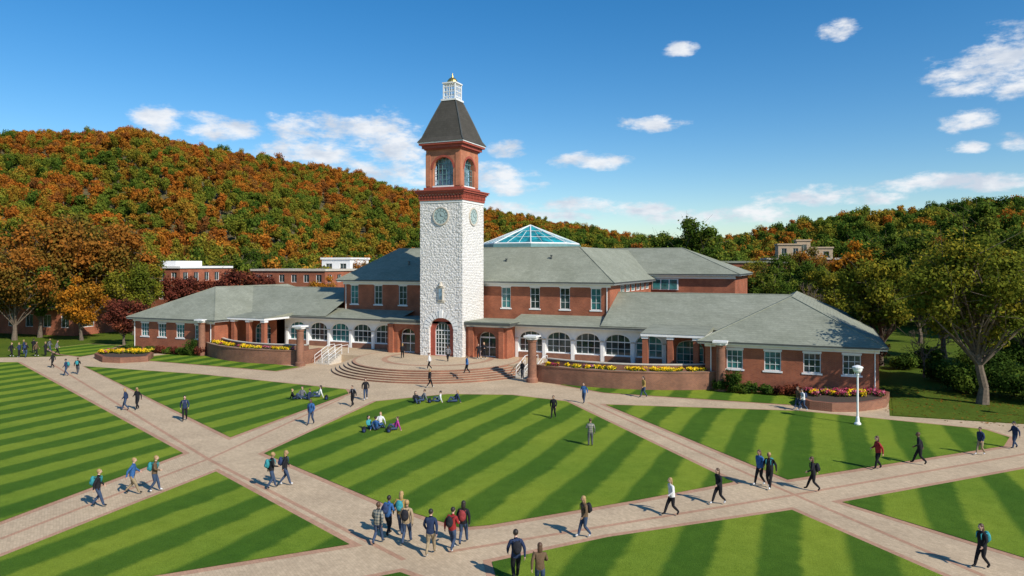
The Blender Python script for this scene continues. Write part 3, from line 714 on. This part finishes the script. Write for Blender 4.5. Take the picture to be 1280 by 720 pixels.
flowers('flower_bed',[G(128,447),G(185,447)],2.2,.58,70,32,mix=.8)
flowers('flower_bed',[G(175,440.5),G(215,438)],1.6,.0,50,33,mix=.6)
# fallen leaves on the grass below the trees at the right
rn=np.random.default_rng(5); n=1500; c=[]
bx,by=G(1228,505)
for _ in range(n):
    a=rn.random()*6.28; r=rn.random()**.6*11; c.append((bx+r*math.cos(a),by+r*math.sin(a)*.8,.03))
q,tt,sh=leafcloud(np.array(c),np.full(n,.02),1,.16,rn.random(n),rn,.1); 
cen=q.reshape(-1,4,3).mean(1,keepdims=True); qq=(q.reshape(-1,4,3)-cen); qq[:,:,2]*=.25; q=(qq+cen).reshape(-1,3)
o=bpy.data.objects.new('fallen_leaves',mesh_from('fallen_leaves',q,tt,sh,[LF_BROWN])); scene.collection.objects.link(o)
# ------------------------------------------------------------ hills + forest
crest=np.array([(-1500,190),(-600,172),(-200,165),(0,165),(100,167),(200,175),(270,186),(350,199),(420,216),(480,232),(540,248),(610,264),(700,280),(800,297),(880,300),(930,294),(1000,280),(1100,266),(1200,254),(1280,246),(1500,240),(2200,240)],float)
cr_az=np.arctan((crest[:,0]-640)/900)
def crest_h(az,rc):
    v=np.interp(az,cr_az,crest[:,1]); return 11+(330-v)*rc*np.cos(az)/900-8.0
def rcf(az): return np.interp(az,np.radians([-60,-2,8,16,26,60]),[620,660,620,500,430,430])
def r0f(az): return np.interp(az,np.radians([-60,-2,8,16,26,60]),[210,230,260,190,165,165])
def hill_h(az,r):
    rc=rcf(az);r0=r0f(az); s=np.clip((r-r0)/(rc-r0),0,1); H=crest_h(az,rc)
    sm=s*s*(3-2*s)*.55+s*.45
    back=np.clip((r-rc)/(rc*.9),0,1)
    wob=1+.10*np.sin(az*23+r*.011)*np.sin(s*math.pi)+.05*np.sin(az*51-r*.02)*np.sin(s*math.pi)
    return H*sm*wob*(1-back*back*(3-2*back))-.3
def polar(az,r):
    X=r*np.sin(az); D=r*np.cos(az); return CX+X*C_-D*S_, CY+X*S_+D*C_
na,nr=120,70
azs=np.radians(np.linspace(-62,60,na)); V=[];Fc=[]
for j in range(nr):
    for a in azs:
        rc=rcf(a);r0=r0f(a); r=r0*.98+(rc*1.95-r0)*(j/(nr-1)); x,y=polar(a,r); V.append((float(x),float(y),float(hill_h(a,r))))
for j in range(nr-1):
    for i in range(na-1): Fc.append([j*na+i,j*na+i+1,(j+1)*na+i+1,(j+1)*na+i])
me=bpy.data.meshes.new('hill'); me.from_pydata(V,[],Fc); me.polygons.foreach_set('use_smooth',[True]*len(Fc))
HG=simple('forest_floor',(.10,.08,.03),.95,.4,.15); me.materials.append(HG); me.update()
o=bpy.data.objects.new('wooded_hill',me); scene.collection.objects.link(o)
col=bpy.data.collections.new('forest_tree_variants')
for k in range(6):
    rn=np.random.default_rng(60+k); n=15; R=4.4+.4*rn.normal(); H=10.5+.8*rn.normal()
    cs=[]
    for _ in range(n):
        d=rn.normal(size=3); d/=np.linalg.norm(d); cs.append(d*rn.random()**.4*np.array([R*.68,R*.68,H*.30])+np.array([0,0,H*.56]))
    cs=np.array(cs); q,tt,sh=leafcloud(cs,R*.40*(.7+.5*rn.random(n)),72,.72,rn.random(n),rn)
    wd=MB(); wd.tube((0,0,-1),(0,0,H*.7),.25,BARK,6,.1)
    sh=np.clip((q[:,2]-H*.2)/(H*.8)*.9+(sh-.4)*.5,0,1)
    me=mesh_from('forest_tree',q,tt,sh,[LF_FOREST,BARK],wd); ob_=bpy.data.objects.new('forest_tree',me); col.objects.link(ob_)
def forest(name,pts,smin,smax,seed):
    me=bpy.data.meshes.new(name); me.from_pydata(pts,[],[]); o=bpy.data.objects.new(name,me); scene.collection.objects.link(o)
    ng=bpy.data.node_groups.new(name+'_scatter','GeometryNodeTree')
    ng.interface.new_socket('Geometry',in_out='INPUT',socket_type='NodeSocketGeometry'); ng.interface.new_socket('Geometry',in_out='OUTPUT',socket_type='NodeSocketGeometry')
    gi=ng.nodes.new('NodeGroupInput'); go=ng.nodes.new('NodeGroupOutput'); ip=ng.nodes.new('GeometryNodeInstanceOnPoints'); ci=ng.nodes.new('GeometryNodeCollectionInfo')
    ci.inputs['Collection'].default_value=col; ci.inputs['Separate Children'].default_value=True; ci.inputs['Reset Children'].default_value=True
    rv=ng.nodes.new('FunctionNodeRandomValue'); rv.data_type='FLOAT_VECTOR'; rv.inputs[0].default_value=(0,0,0); rv.inputs[1].default_value=(.12,.12,6.28); rv.inputs['Seed'].default_value=seed
    rs=ng.nodes.new('FunctionNodeRandomValue'); rs.data_type='FLOAT_VECTOR'; rs.inputs[0].default_value=(smin,smin,smin*.9); rs.inputs[1].default_value=(smax,smax,smax*1.05); rs.inputs['Seed'].default_value=seed+1
    ip.inputs['Pick Instance'].default_value=True
    l=ng.links.new; l(gi.outputs[0],ip.inputs['Points']); l(ci.outputs[0],ip.inputs['Instance']); l(rv.outputs[0],ip.inputs['Rotation']); l(rs.outputs[0],ip.inputs['Scale']); l(ip.outputs[0],go.inputs[0])
    md=o.modifiers.new('scatter','NODES'); md.node_group=ng; return o
# jittered rows so that the slope is covered evenly
pts=[]; rn=np.random.default_rng(77); sp_=6.4
rr_=140.0
while rr_<760:
    daz=sp_/rr_; a=math.radians(-57)+rn.random()*daz
    while a<math.radians(55):
        az=a+rn.normal()*daz*.36; r=rr_+rn.normal()*sp_*.36; rc=float(rcf(az)); rmin=155 if az<math.radians(-5) else (175 if az<math.radians(15) else 140)
        if rmin<r<rc*1.08:
            x,y=polar(az,r); z=float(hill_h(az,r)) if r>r0f(az) else 0.0
            pts.append((float(x),float(y),max(z,-.2)-.3))
        a+=daz
    rr_+=sp_
forest('hill_forest',pts,.58,1.15,3)
# ------------------------------------------------------------ background campus buildings
def block(name,u,D,w,dp,h_,rows,ncol,rot=0,top=WHITE,mat=BRICK,roofh=0):
    x,y=PU(u,D); e=empty(name); mb=MB(); c,s_=math.cos(rot),math.sin(rot)
    def FR(k):
        d=[(c,s_),(-s_,c),(-c,-s_),(s_,-c)][k]; n=(d[1],-d[0]); half=(dp if k%2==0 else w)/2
        return ((x+n[0]*half,y+n[1]*half),d)
    for k in range(4):
        W_=w if k%2==0 else dp; fr=FR(k); nn=max(1,int(ncol*W_/w)) if k<2 else 0; ops=[]
        wp=W_/max(nn,1)
        for r in range(rows):
            zb=h_/rows*r; z1=h_/rows*(r+1)
            ops=[(-W_/2+wp*(i+.5),wp*.45,zb+h_/rows*.3,zb+h_/rows*.78,0) for i in range(nn)]
            wall(mb,fr,-W_/2,W_/2,zb,z1,ops,mat,.2)
            for o in ops: window(mb,fr,o,GLASS,WHITE,2,1,.15)
    fr=((x,y),(c,s_)); mb.lbox(fr,-w/2-.25,w/2+.25,-dp/2-.25,dp/2+.25,h_,h_+.4,top)
    if roofh: mb.lbox(fr,-w/5,w/5,-dp/4,dp/4,h_+.4,h_+.4+roofh,WHITE)
    mb.obj('structure',e); return e
block('brick_dormitory',222,142,14,14,10.2,3,5,.1,WHITE,BRICK,1.0)
block('brick_dormitory',385,150,17,14,9.6,3,6,.1,STONE)
block('brick_dormitory',480,170,24,14,10.6,3,8,.1,STONE,BRICK,0)
block('white_hall',432,160,7,8,12.0,3,2,.1,WHITE,WHITE)
block('brick_dormitory',30,150,40,14,10,3,10,.1,WHITE)
TAN=simple('tan_stucco',(.46,.34,.22),.8,.12)
block('brick_hall',1000,170,16,12,12.0,3,6,.2,STONE)
block('tan_hall',985,200,6,6,16.2,4,2,.2,TAN,TAN)
block('tan_hall',1003,202,3.5,4,17.4,4,1,.2,TAN,TAN)
block('tan_hall',1022,204,7,5,15.4,4,2,.2,TAN,TAN)
block('grey_roofed_hall',935,150,14,14,11.2,3,5,.2,ROOF)
block('brick_pavilion',62,118,22,10,4.0,1,6,.1,ROOF)
# ------------------------------------------------------------ lamp post
def lamp(xy):
    mb=MB(); x,y=xy
    mb.lathe((x,y),[(.22,0),(.22,.12),(.14,.2),(.11,.5),(.075,.6),(.06,3.35),(.1,3.4),(.1,3.5),(.07,3.55)],WHITE,14)
    mb.lathe((x,y),[(.07,3.55),(.24,3.62),(.3,3.75),(.3,3.88),(.36,3.9),(.34,3.98),(.1,4.08)],WHITE,16)
    return mb.obj('street_lamp',smooth=False)
lamp(G(1072,531)); lamp(PU(1046,88)); lamp(PU(640+700,50))
# ------------------------------------------------------------ people
SKIN=[simple('skin_light',(.58,.36,.26),.6,.05),simple('skin_tan',(.38,.22,.14),.6,.05),simple('skin_dark',(.14,.07,.045),.6,.05)]
HAIR=[simple('hair_dark',(.02,.014,.01),.6,.2),simple('hair_brown',(.08,.04,.02),.6,.2),simple('hair_blond',(.35,.22,.09),.6,.2)]
def cl(n,c):
    m,nt,b=newmat(n); t=N(nt,'ShaderNodeTexCoord'); nn=noise(nt,7,4,t.outputs['Object'],.6)
    r=ramp(nt,nn.outputs['Fac'],[(.3,tuple(x*.72 for x in c)),(.7,tuple(min(1,x*1.2) for x in c))]); L(nt,r.outputs[0],b.inputs['Base Color']); b.inputs['Roughness'].default_value=.9; b.inputs['Specular IOR Level'].default_value=.2
    bump(nt,b,nn.outputs['Fac'],.6,.05); return m
TOPS={'black':cl('cloth_black',(.018,.018,.022)),'navy':cl('cloth_navy',(.025,.04,.09)),'blue':cl('cloth_blue',(.04,.12,.30)),'grey':cl('cloth_grey',(.16,.16,.17)),'white':cl('cloth_white',(.68,.67,.65)),
 'red':cl('cloth_red',(.30,.03,.03)),'brown':cl('cloth_brown',(.14,.09,.05)),'mauve':cl('cloth_magenta',(.42,.05,.25)),'teal':cl('cloth_teal',(.05,.3,.32)),'tan':cl('cloth_tan',(.38,.28,.17)),'yellow':cl('cloth_yellow',(.36,.24,.07))}
m,nt,b=newmat('cloth_plaid'); tc_=N(nt,'ShaderNodeTexCoord'); sp=N(nt,'ShaderNodeSeparateXYZ'); L(nt,tc_.outputs['Object'],sp.inputs[0])
s1=M(nt,'GREATER_THAN',M(nt,'SINE',M(nt,'MULTIPLY',sp.outputs[0],50)),.0); s2=M(nt,'GREATER_THAN',M(nt,'SINE',M(nt,'MULTIPLY',sp.outputs[2],50)),.0)
L(nt,mixc(nt,M(nt,'MULTIPLY',M(nt,'ADD',s1,s2),.5),(.30,.27,.2),(.05,.07,.08)),b.inputs['Base Color']); TOPS['plaid']=m
LEGS={'black':cl('trousers_black',(.015,.015,.018)),'jean':cl('denim',(.045,.07,.125)),'grey':cl('trousers_grey',(.09,.09,.10)),'khaki':cl('khaki',(.30,.23,.14))}
SHOE=[cl('shoe_dark',(.02,.02,.02)),cl('shoe_white',(.6,.6,.6))]
PACK=[cl('pack_black',(.02,.02,.025)),cl('pack_navy',(.03,.05,.12)),cl('pack_teal',(.04,.25,.28)),cl('pack_red',(.25,.04,.04)),cl('pack_grey',(.2,.2,.22))]
EYE=simple('eye_dark',(.02,.015,.01),.3,.1)
base=[TOPS['grey'],LEGS['jean'],SKIN[0],SHOE[0],HAIR[0],PACK[0],EYE]
POSES={}
POSES['walk']=dict(pel=(0,0,.92),lean=.03,L=[(.095,.14,.50),(.09,.25,.10),(.09,.39,.07)],R=[(-.095,.05,.49),(-.09,-.22,.15),(-.09,-.12,.04)],LA=[(.27,-.09,1.15),(.27,-.11,.90)],RA=[(-.26,.05,1.14),(-.24,.20,.95)])
POSES['walk2']=dict(pel=(0,0,.92),lean=.04,L=[(.095,.04,.49),(.09,-.19,.14),(.09,-.10,.04)],R=[(-.095,.13,.50),(-.09,.21,.09),(-.09,.35,.06)],LA=[(.25,.06,1.14),(.17,.25,1.08)],RA=[(-.27,-.08,1.15),(-.28,-.09,.90)])
POSES['stride']=dict(pel=(0,0,.91),lean=.05,L=[(.095,.18,.51),(.09,.32,.11),(.09,.46,.08)],R=[(-.095,0,.47),(-.09,-.28,.18),(-.09,-.19,.04)],LA=[(.27,-.12,1.16),(.28,-.17,.92)],RA=[(-.27,.08,1.15),(-.23,.27,1.02)])
POSES['stand']=dict(pel=(0,0,.93),lean=.0,L=[(.10,.02,.50),(.11,0,.08),(.12,.14,.04)],R=[(-.10,.02,.50),(-.11,-.01,.08),(-.13,.13,.04)],LA=[(.26,-.02,1.14),(.26,.06,.89)],RA=[(-.26,-.01,1.14),(-.15,.22,1.16)])
POSES['sit']=dict(pel=(0,0,.13),lean=-.10,L=[(.17,.36,.42),(.14,.58,.08),(.14,.71,.045)],R=[(-.20,.40,.17),(-.05,.62,.08),(.02,.72,.06)],LA=[(.27,.02,.38),(.20,.26,.36)],RA=[(-.28,-.16,.36),(-.30,-.27,.08)])
_pc={}
def ellip(mb,c,r,mat,nu=12,nvv=8,cut=None):
    b=len(mb.v); i=mb.mi(mat)
    for j in range(nvv+1):
        ph=math.pi*j/nvv
        for k in range(nu):
            t=2*math.pi*k/nu; mb.v.append((c[0]+r[0]*math.sin(ph)*math.cos(t),c[1]+r[1]*math.sin(ph)*math.sin(t),c[2]+r[2]*math.cos(ph)))
    for j in range(nvv):
        for k in range(nu):
            mb.f.append([b+j*nu+k,b+(j+1)*nu+k,b+(j+1)*nu+(k+1)%nu,b+j*nu+(k+1)%nu]); mb.m.append(i)
def person_mesh(pose,pack,longh):
    key=(pose,pack,longh)
    if key in _pc: return _pc[key]
    D=POSES[pose]; px,py,pz=D['pel']; le=D['lean']
    v=[];r=[];e=[];seg=[]
    def add(p,rad,par=None,m=0):
        v.append(tuple(p)); r.append(rad); 
        if par is not None: e.append((par,len(v)-1)); seg.append((par,len(v)-1,m))
        return len(v)-1
    pel=add((px,py,pz),.145); wst=add((px,py+le*.4,pz+.17),.137,pel,0); ch=add((px,py+le,pz+.38),.152,wst,0); nb=add((px,py+le*1.1,pz+.50),.075,ch,0)
    nk=add((px,py+le*1.25+.015,pz+.58),.052,nb,2); hd=add((px,py+le*1.3+.03,pz+.65),.055,nk,2)
    for sx,LG,AR in ((1,D['L'],D['LA']),(-1,D['R'],D['RA'])):
        hp=add((sx*.088,py,pz-.06 if pose!='sit' else pz+.0),.105,pel,1)
        mid=[(a+b_)/2 for a,b_ in zip(v[hp],LG[0])]
        th=add(mid,.095,hp,1); kn=add(LG[0],.07,th,1)
        mid=[(a*.6+b_*.4) for a,b_ in zip(LG[0],LG[1])]; cf=add(mid,.067,kn,1); an=add(LG[1],.05,cf,1); to=add(LG[2],.04,an,3)
        sh=add((sx*.175,py+le*1.05,pz+.46),.072,ch,0); el=add(AR[0],.056,sh,0); wr=add(AR[1],.038,el,0)
        A=Vector(AR[0]);B_=Vector(AR[1]); d=(B_-A).normalized(); hn=add(B_+d*.055,.03,wr,2)
        side=Vector((0,1,0)) if abs(d.y)<.75 else Vector((0,0,1)); side=(side-d*side.dot(d)).normalized(); inn=Vector((-sx,0,0))
        for k,(off,ln) in enumerate(((.028,.065),(.010,.075),(-.009,.07),(-.027,.055))):
            f1=B_+d*.085+side*off; f2=f1+(d+inn*.25).normalized()*ln*.55; f3=f2+(d+inn*.8).normalized()*ln*.45
            a=add(f1,.010,hn,2); b2=add(f2,.0085,a,2); add(f3,.0075,b2,2)
        t1=B_+d*.03+side*.035; t2=t1+(d*.7+side*.7).normalized()*.045
        a=add(t1,.012,hn,2); add(t2,.009,a,2)
    me=bpy.data.meshes.new('b'); me.from_pydata(v,e,[]); ob=bpy.data.objects.new('b',me); scene.collection.objects.link(ob)
    sk=ob.modifiers.new('s','SKIN'); sk.use_smooth_shade=True
    for i,sv in enumerate(me.skin_vertices[0].data): sv.radius=(r[i],r[i]); sv.use_root=(i==0)
    ob.modifiers.new('d','SUBSURF').levels=1
    dg=bpy.context.evaluated_depsgraph_get(); ev=ob.evaluated_get(dg); em=ev.to_mesh()
    mb=MB()
    for m_ in base: mb.mi(m_)
    mb.v=[tuple(x.co) for x in em.vertices]
    P0=np.array([v[a] for a,_,_ in seg]);P1=np.array([v[b_] for _,b_,_ in seg]); RR=np.array([(r[a]+r[b_])/2 for a,b_,_ in seg]); dd=P1-P0; l2=(dd**2).sum(1)
    for p in em.polygons:
        c=np.array(p.center); t=np.clip(((c-P0)*dd).sum(1)/l2,0,1); dist=np.linalg.norm(c-(P0+dd*t[:,None]),axis=1)-RR*.8
        k=int(dist.argmin()); mm=seg[k][2]
        if mm==1 and c[2]>pz-.07 and pose!='sit': mm=0   # jacket hem covers the hips
        mb.f.append(list(p.vertices)); mb.m.append(mm)
    ev.to_mesh_clear(); bpy.data.objects.remove(ob)
    hc=(px,py+le*1.35+.035,pz+.71)
    ellip(mb,hc,(.077,.095,.118),base[2],14,10)
    ellip(mb,(hc[0],hc[1]+.098,hc[2]-.015),(.013,.02,.022),base[2],6,4)
    for sx in (-1,1):
        ellip(mb,(hc[0]+sx*.078,hc[1]-.005,hc[2]-.01),(.012,.022,.032),base[2],6,4); ellip(mb,(hc[0]+sx*.03,hc[1]+.087,hc[2]+.01),(.012,.008,.008),base[6],6,4)
    ellip(mb,(hc[0],hc[1]+.086,hc[2]-.055),(.025,.008,.007),base[6],6,4)
    ellip(mb,(hc[0],hc[1]-.02,hc[2]+.03),(.09,.10,.107),base[4],14,8)
    if longh: ellip(mb,(hc[0],hc[1]-.065,hc[2]-.09),(.09,.06,.18),base[4],10,8)
    if pack:
        y0=py+le*.7-.21; zc=pz+.30
        ellip(mb,(px,y0,zc),(.16,.11,.23),base[5],12,10); ellip(mb,(px,y0-.08,zc-.07),(.11,.06,.11),base[5],10,6)
        for sx in (-1,1):
            mb.tube((sx*.1,y0+.05,zc+.17),(sx*.105,py+le+.13,pz+.47),.018,base[5],6); mb.tube((sx*.105,py+le+.13,pz+.47),(sx*.12,py+le*.6+.14,pz+.25),.018,base[5],6)
    me=bpy.data.meshes.new('person'); me.from_pydata(mb.v,[],mb.f)
    for m_ in base: me.materials.append(m_)
    me.polygons.foreach_set('material_index',mb.m); me.polygons.foreach_set('use_smooth',[True]*len(mb.f)); me.update()
    _pc[key]=me; return me
def person(u,v,face,top='black',leg='jean',pose='walk',pack=1,longh=0,z=0,sc=1,skin=0,hair=None):
    me=person_mesh(pose,pack,longh); o=bpy.data.objects.new('person',me); scene.collection.objects.link(o)
    x,y=G(u,v,z); o.location=(x,y,z+(.028 if z==0 else .01)); a=math.radians(face)  # 0=right,90=away
    o.rotation_euler=(0,0,a+TH-math.pi/2); h_=sc*random.uniform(.91,1.02); o.scale=(h_*1.04,h_*1.04,h_)
    mats=[TOPS[top],LEGS[leg],SKIN[skin],random.choice(SHOE),HAIR[random.randrange(3) if hair is None else hair],random.choice(PACK),EYE]
    for i,mm in enumerate(mats): o.material_slots[i].link='OBJECT'; o.material_slots[i].material=mm
PE=[(122,634,20,'black','jean','walk',1,0),(165,618,15,'blue','khaki','stride',0,0),(193,615,15,'brown','jean','walk2',1,0),
(157,513,200,'navy','jean','walk',0,1),(172,512,250,'black','black','walk2',0,1),(231,526,290,'navy','black','walk',1,1),
(83,470,190,'navy','jean','walk',1,0),(97,468,100,'black','grey','walk2',1,0),(66,460,180,'black','black','walk',0,1),
(14,446,0,'black','black','walk',0,0),(24,446.5,180,'navy','black','stand',0,0),(32,447,90,'black','jean','walk2',1,0),(45,445.5,0,'brown','black','walk',0,1),(57,445,180,'black','black','stand',0,0),(71,444,30,'grey','black','walk',0,0),(30,443,200,'navy','jean','stand',0,0),(42,441,90,'black','black','stand',0,0),(62,440,10,'grey','jean','walk',1,0),
(389,531,260,'blue','jean','walk',1,1),(441,508,240,'black','black','walk2',1,0),(457,500,280,'black','jean','walk',0,1),
(339,611,30,'black','jean','walk2',1,0),(356,607,20,'black','jean','walk',1,1),
(472,681,70,'plaid','jean','walk',0,0),(485,670,60,'blue','black','walk2',1,0),(508,681,80,'tan','jean','walk',1,0),(538,695,80,'navy','khaki','walk',0,0),(565,689,60,'red','jean','walk2',1,0),(579,681,80,'black','jean','walk',1,1),(501,668,80,'yellow','jean','walk2',1,1),
(537,485,30,'black','black','walk',0,1),
(653,474,220,'black','grey','stand',0,0),(692,523,250,'black','black','walk',0,0),(730,504,240,'blue','jean','walk2',0,1),(805,497,200,'yellow','jean','walk',0,1),
(738,558,90,'plaid','grey','stand',0,0),(1004,514,190,'white','jean','stride',1,0),(998,512,200,'brown','jean','walk',0,1),
(840,645,195,'white','black','stride',0,1),(899,631,200,'black','black','stride',0,1),(731,672,200,'brown','jean','walk',1,1),
(645,728,100,'navy','black','walk',1,0),(675,742,90,'brown','jean','walk2',0,1),
(950,607,210,'blue','black','walk',0,1),(962,611,230,'black','black','walk2',1,0),(1017,614,160,'black','black','stride',1,1),
(1098,587,180,'red','black','walk2',0,1),(1150,581,160,'black','black','stride',0,0),(1226,569,200,'navy','khaki','walk',0,0),(1269,561,180,'navy','jean','walk2',0,0),
(1228,711,190,'black','black','walk',1,1)]
for i,t in enumerate(PE):
    u,v,f,tp,lg,po,pk,lo=t; person(u,v,f,tp,lg,po,pk,lo,skin=random.choice([0,0,0,1,2]))
for (u,v,f,tp) in ((584,467,200,'blue'),(503,448,90,'black'),(598,449,270,'black'),(605,449,260,'black'),(560,452,120,'grey'),(537,462,180,'white')):
    person(u,v,f,tp,'black',random.choice(['walk','stand']),0,random.randrange(2),z=.9)
for (u,v,f,tp) in ((367,500,20,'black'),(377,498,250,'grey'),(386,500,160,'navy'),(399,497,200,'white'),(462,537,330,'teal'),(475,532,260,'white'),(471,538,60,'blue'),(495,538,200,'mauve'),(520,504,300,'black'),(529,502,200,'grey'),(549,503,180,'white'),(570,503,200,'navy')):
    person(u,v,f,tp,'jean','sit',0,random.randrange(2))
for (u,v) in ((455,541),(486,541),(408,500),(537,504)):
    x,y=G(u,v); mb=MB(); ellip(mb,(x,y,.2),(.17,.13,.22),PACK[0],10,8); ellip(mb,(x+.05,y-.1,.14),(.11,.08,.11),PACK[1],8,6); mb.tube((x,y,.4),(x+.06,y,.46),.015,PACK[0]); mb.obj('backpack',smooth=True)
# ------------------------------------------------------------ camera, sun, sky
cam=bpy.data.cameras.new('camera'); co=bpy.data.objects.new('camera',cam); scene.collection.objects.link(co)
cam.sensor_width=36; cam.lens=900/1280*36; cam.shift_y=-30/1280; cam.clip_end=12000; cam.clip_start=.5
co.location=(CX,CY,CZ); co.rotation_euler=(math.pi/2,0,TH); scene.camera=co
EL=math.radians(37.5); sd=Vector((1,-.42,0)).normalized(); sdir=Vector((sd.x*math.cos(EL),sd.y*math.cos(EL),math.sin(EL)))
sun=bpy.data.lights.new('sun','SUN'); so=bpy.data.objects.new('sun',sun); scene.collection.objects.link(so)
sun.energy=5.0; sun.angle=math.radians(.5); sun.color=(1,.94,.84); so.rotation_euler=sdir.to_track_quat('Z','Y').to_euler()
w=bpy.data.worlds.new('World'); scene.world=w; w.use_nodes=True; nt=w.node_tree; bg=nt.nodes['Background']
sky=N(nt,'ShaderNodeTexSky',sky_type='NISHITA'); sky.sun_disc=False; sky.sun_elevation=EL; sky.sun_rotation=math.atan2(sd.x,sd.y); sky.altitude=100; sky.air_density=1.0; sky.dust_density=.3; sky.ozone_density=3.0
hs=N(nt,'ShaderNodeHueSaturation'); hs.inputs['Saturation'].default_value=1.38; hs.inputs['Value'].default_value=1.06; L(nt,sky.outputs[0],hs.inputs['Color'])
tc2=N(nt,'ShaderNodeTexCoord'); vec=tc2.outputs['Generated']; sp=N(nt,'ShaderNodeSeparateXYZ'); L(nt,vec,sp.inputs[0])
az=M(nt,'ARCTAN2',sp.outputs[0],sp.outputs[1]); el=M(nt,'ARCSINE',sp.outputs[2])
cv=N(nt,'ShaderNodeCombineXYZ'); L(nt,az,cv.inputs[0]); L(nt,M(nt,'MULTIPLY',el,2.3),cv.inputs[1])
nz=noise(nt,20,9,cv.outputs[0],.64); nz2=noise(nt,16,5,cv.outputs[0],.55)
clouds=[(200,148,32,11),(280,160,48,12),(368,158,36,12),(450,165,62,20),(400,190,70,12),(505,190,50,24),(470,216,64,13),(570,222,90,13),(635,186,22,8),(645,232,36,8),(737,202,42,8),(812,154,40,7),(1046,38,22,8),(1225,92,64,18),(1262,66,46,20),(1272,112,34,10),(1208,150,30,9),(1020,245,66,9),(1165,228,66,8),(1250,228,56,7),(1214,184,20,6),(1275,176,26,8),(720,257,60,7),(790,262,50,7),(690,270,60,6),(860,272,60,7),(930,268,60,8),(630,262,50,7),(1085,248,40,6),(850,62,20,6)]
mk=None
for (u,v,wu,hv) in clouds:
    a=-TH+math.atan((u-640)/900); e=math.atan((330-v)/900*math.cos(math.atan((u-640)/900))); wa=wu/900*math.cos(math.atan((u-640)/900))**2; he=hv/900
    dx=M(nt,'DIVIDE',M(nt,'SUBTRACT',az,a),wa*1.3); dy=M(nt,'DIVIDE',M(nt,'SUBTRACT',el,e),he*1.5)
    d=M(nt,'SUBTRACT',1.0,M(nt,'ADD',M(nt,'MULTIPLY',dx,dx),M(nt,'MULTIPLY',dy,dy)))
    mk=d if mk is None else M(nt,'MAXIMUM',mk,d)
mk=M(nt,'MAXIMUM',mk,-1.5)
den=M(nt,'ADD',M(nt,'MULTIPLY',mk,.8),M(nt,'MULTIPLY',M(nt,'SUBTRACT',nz.outputs['Fac'],.5),3.6))
mr=N(nt,'ShaderNodeMapRange',interpolation_type='SMOOTHSTEP'); L(nt,den,mr.inputs[0]); mr.inputs[1].default_value=.0; mr.inputs[2].default_value=1.05; mr.inputs[4].default_value=.93
ccol=ramp(nt,nz2.outputs['Fac'],[(.38,(5.0,5.5,6.3)),(.58,(7.4,7.5,7.7))])
L(nt,mixc(nt,mr.outputs[0],hs.outputs[0],ccol.outputs[0]),bg.inputs['Color']); bg.inputs['Strength'].default_value=.125
scene.view_settings.view_transform='Standard'; scene.view_settings.look='None'; scene.view_settings.exposure=0
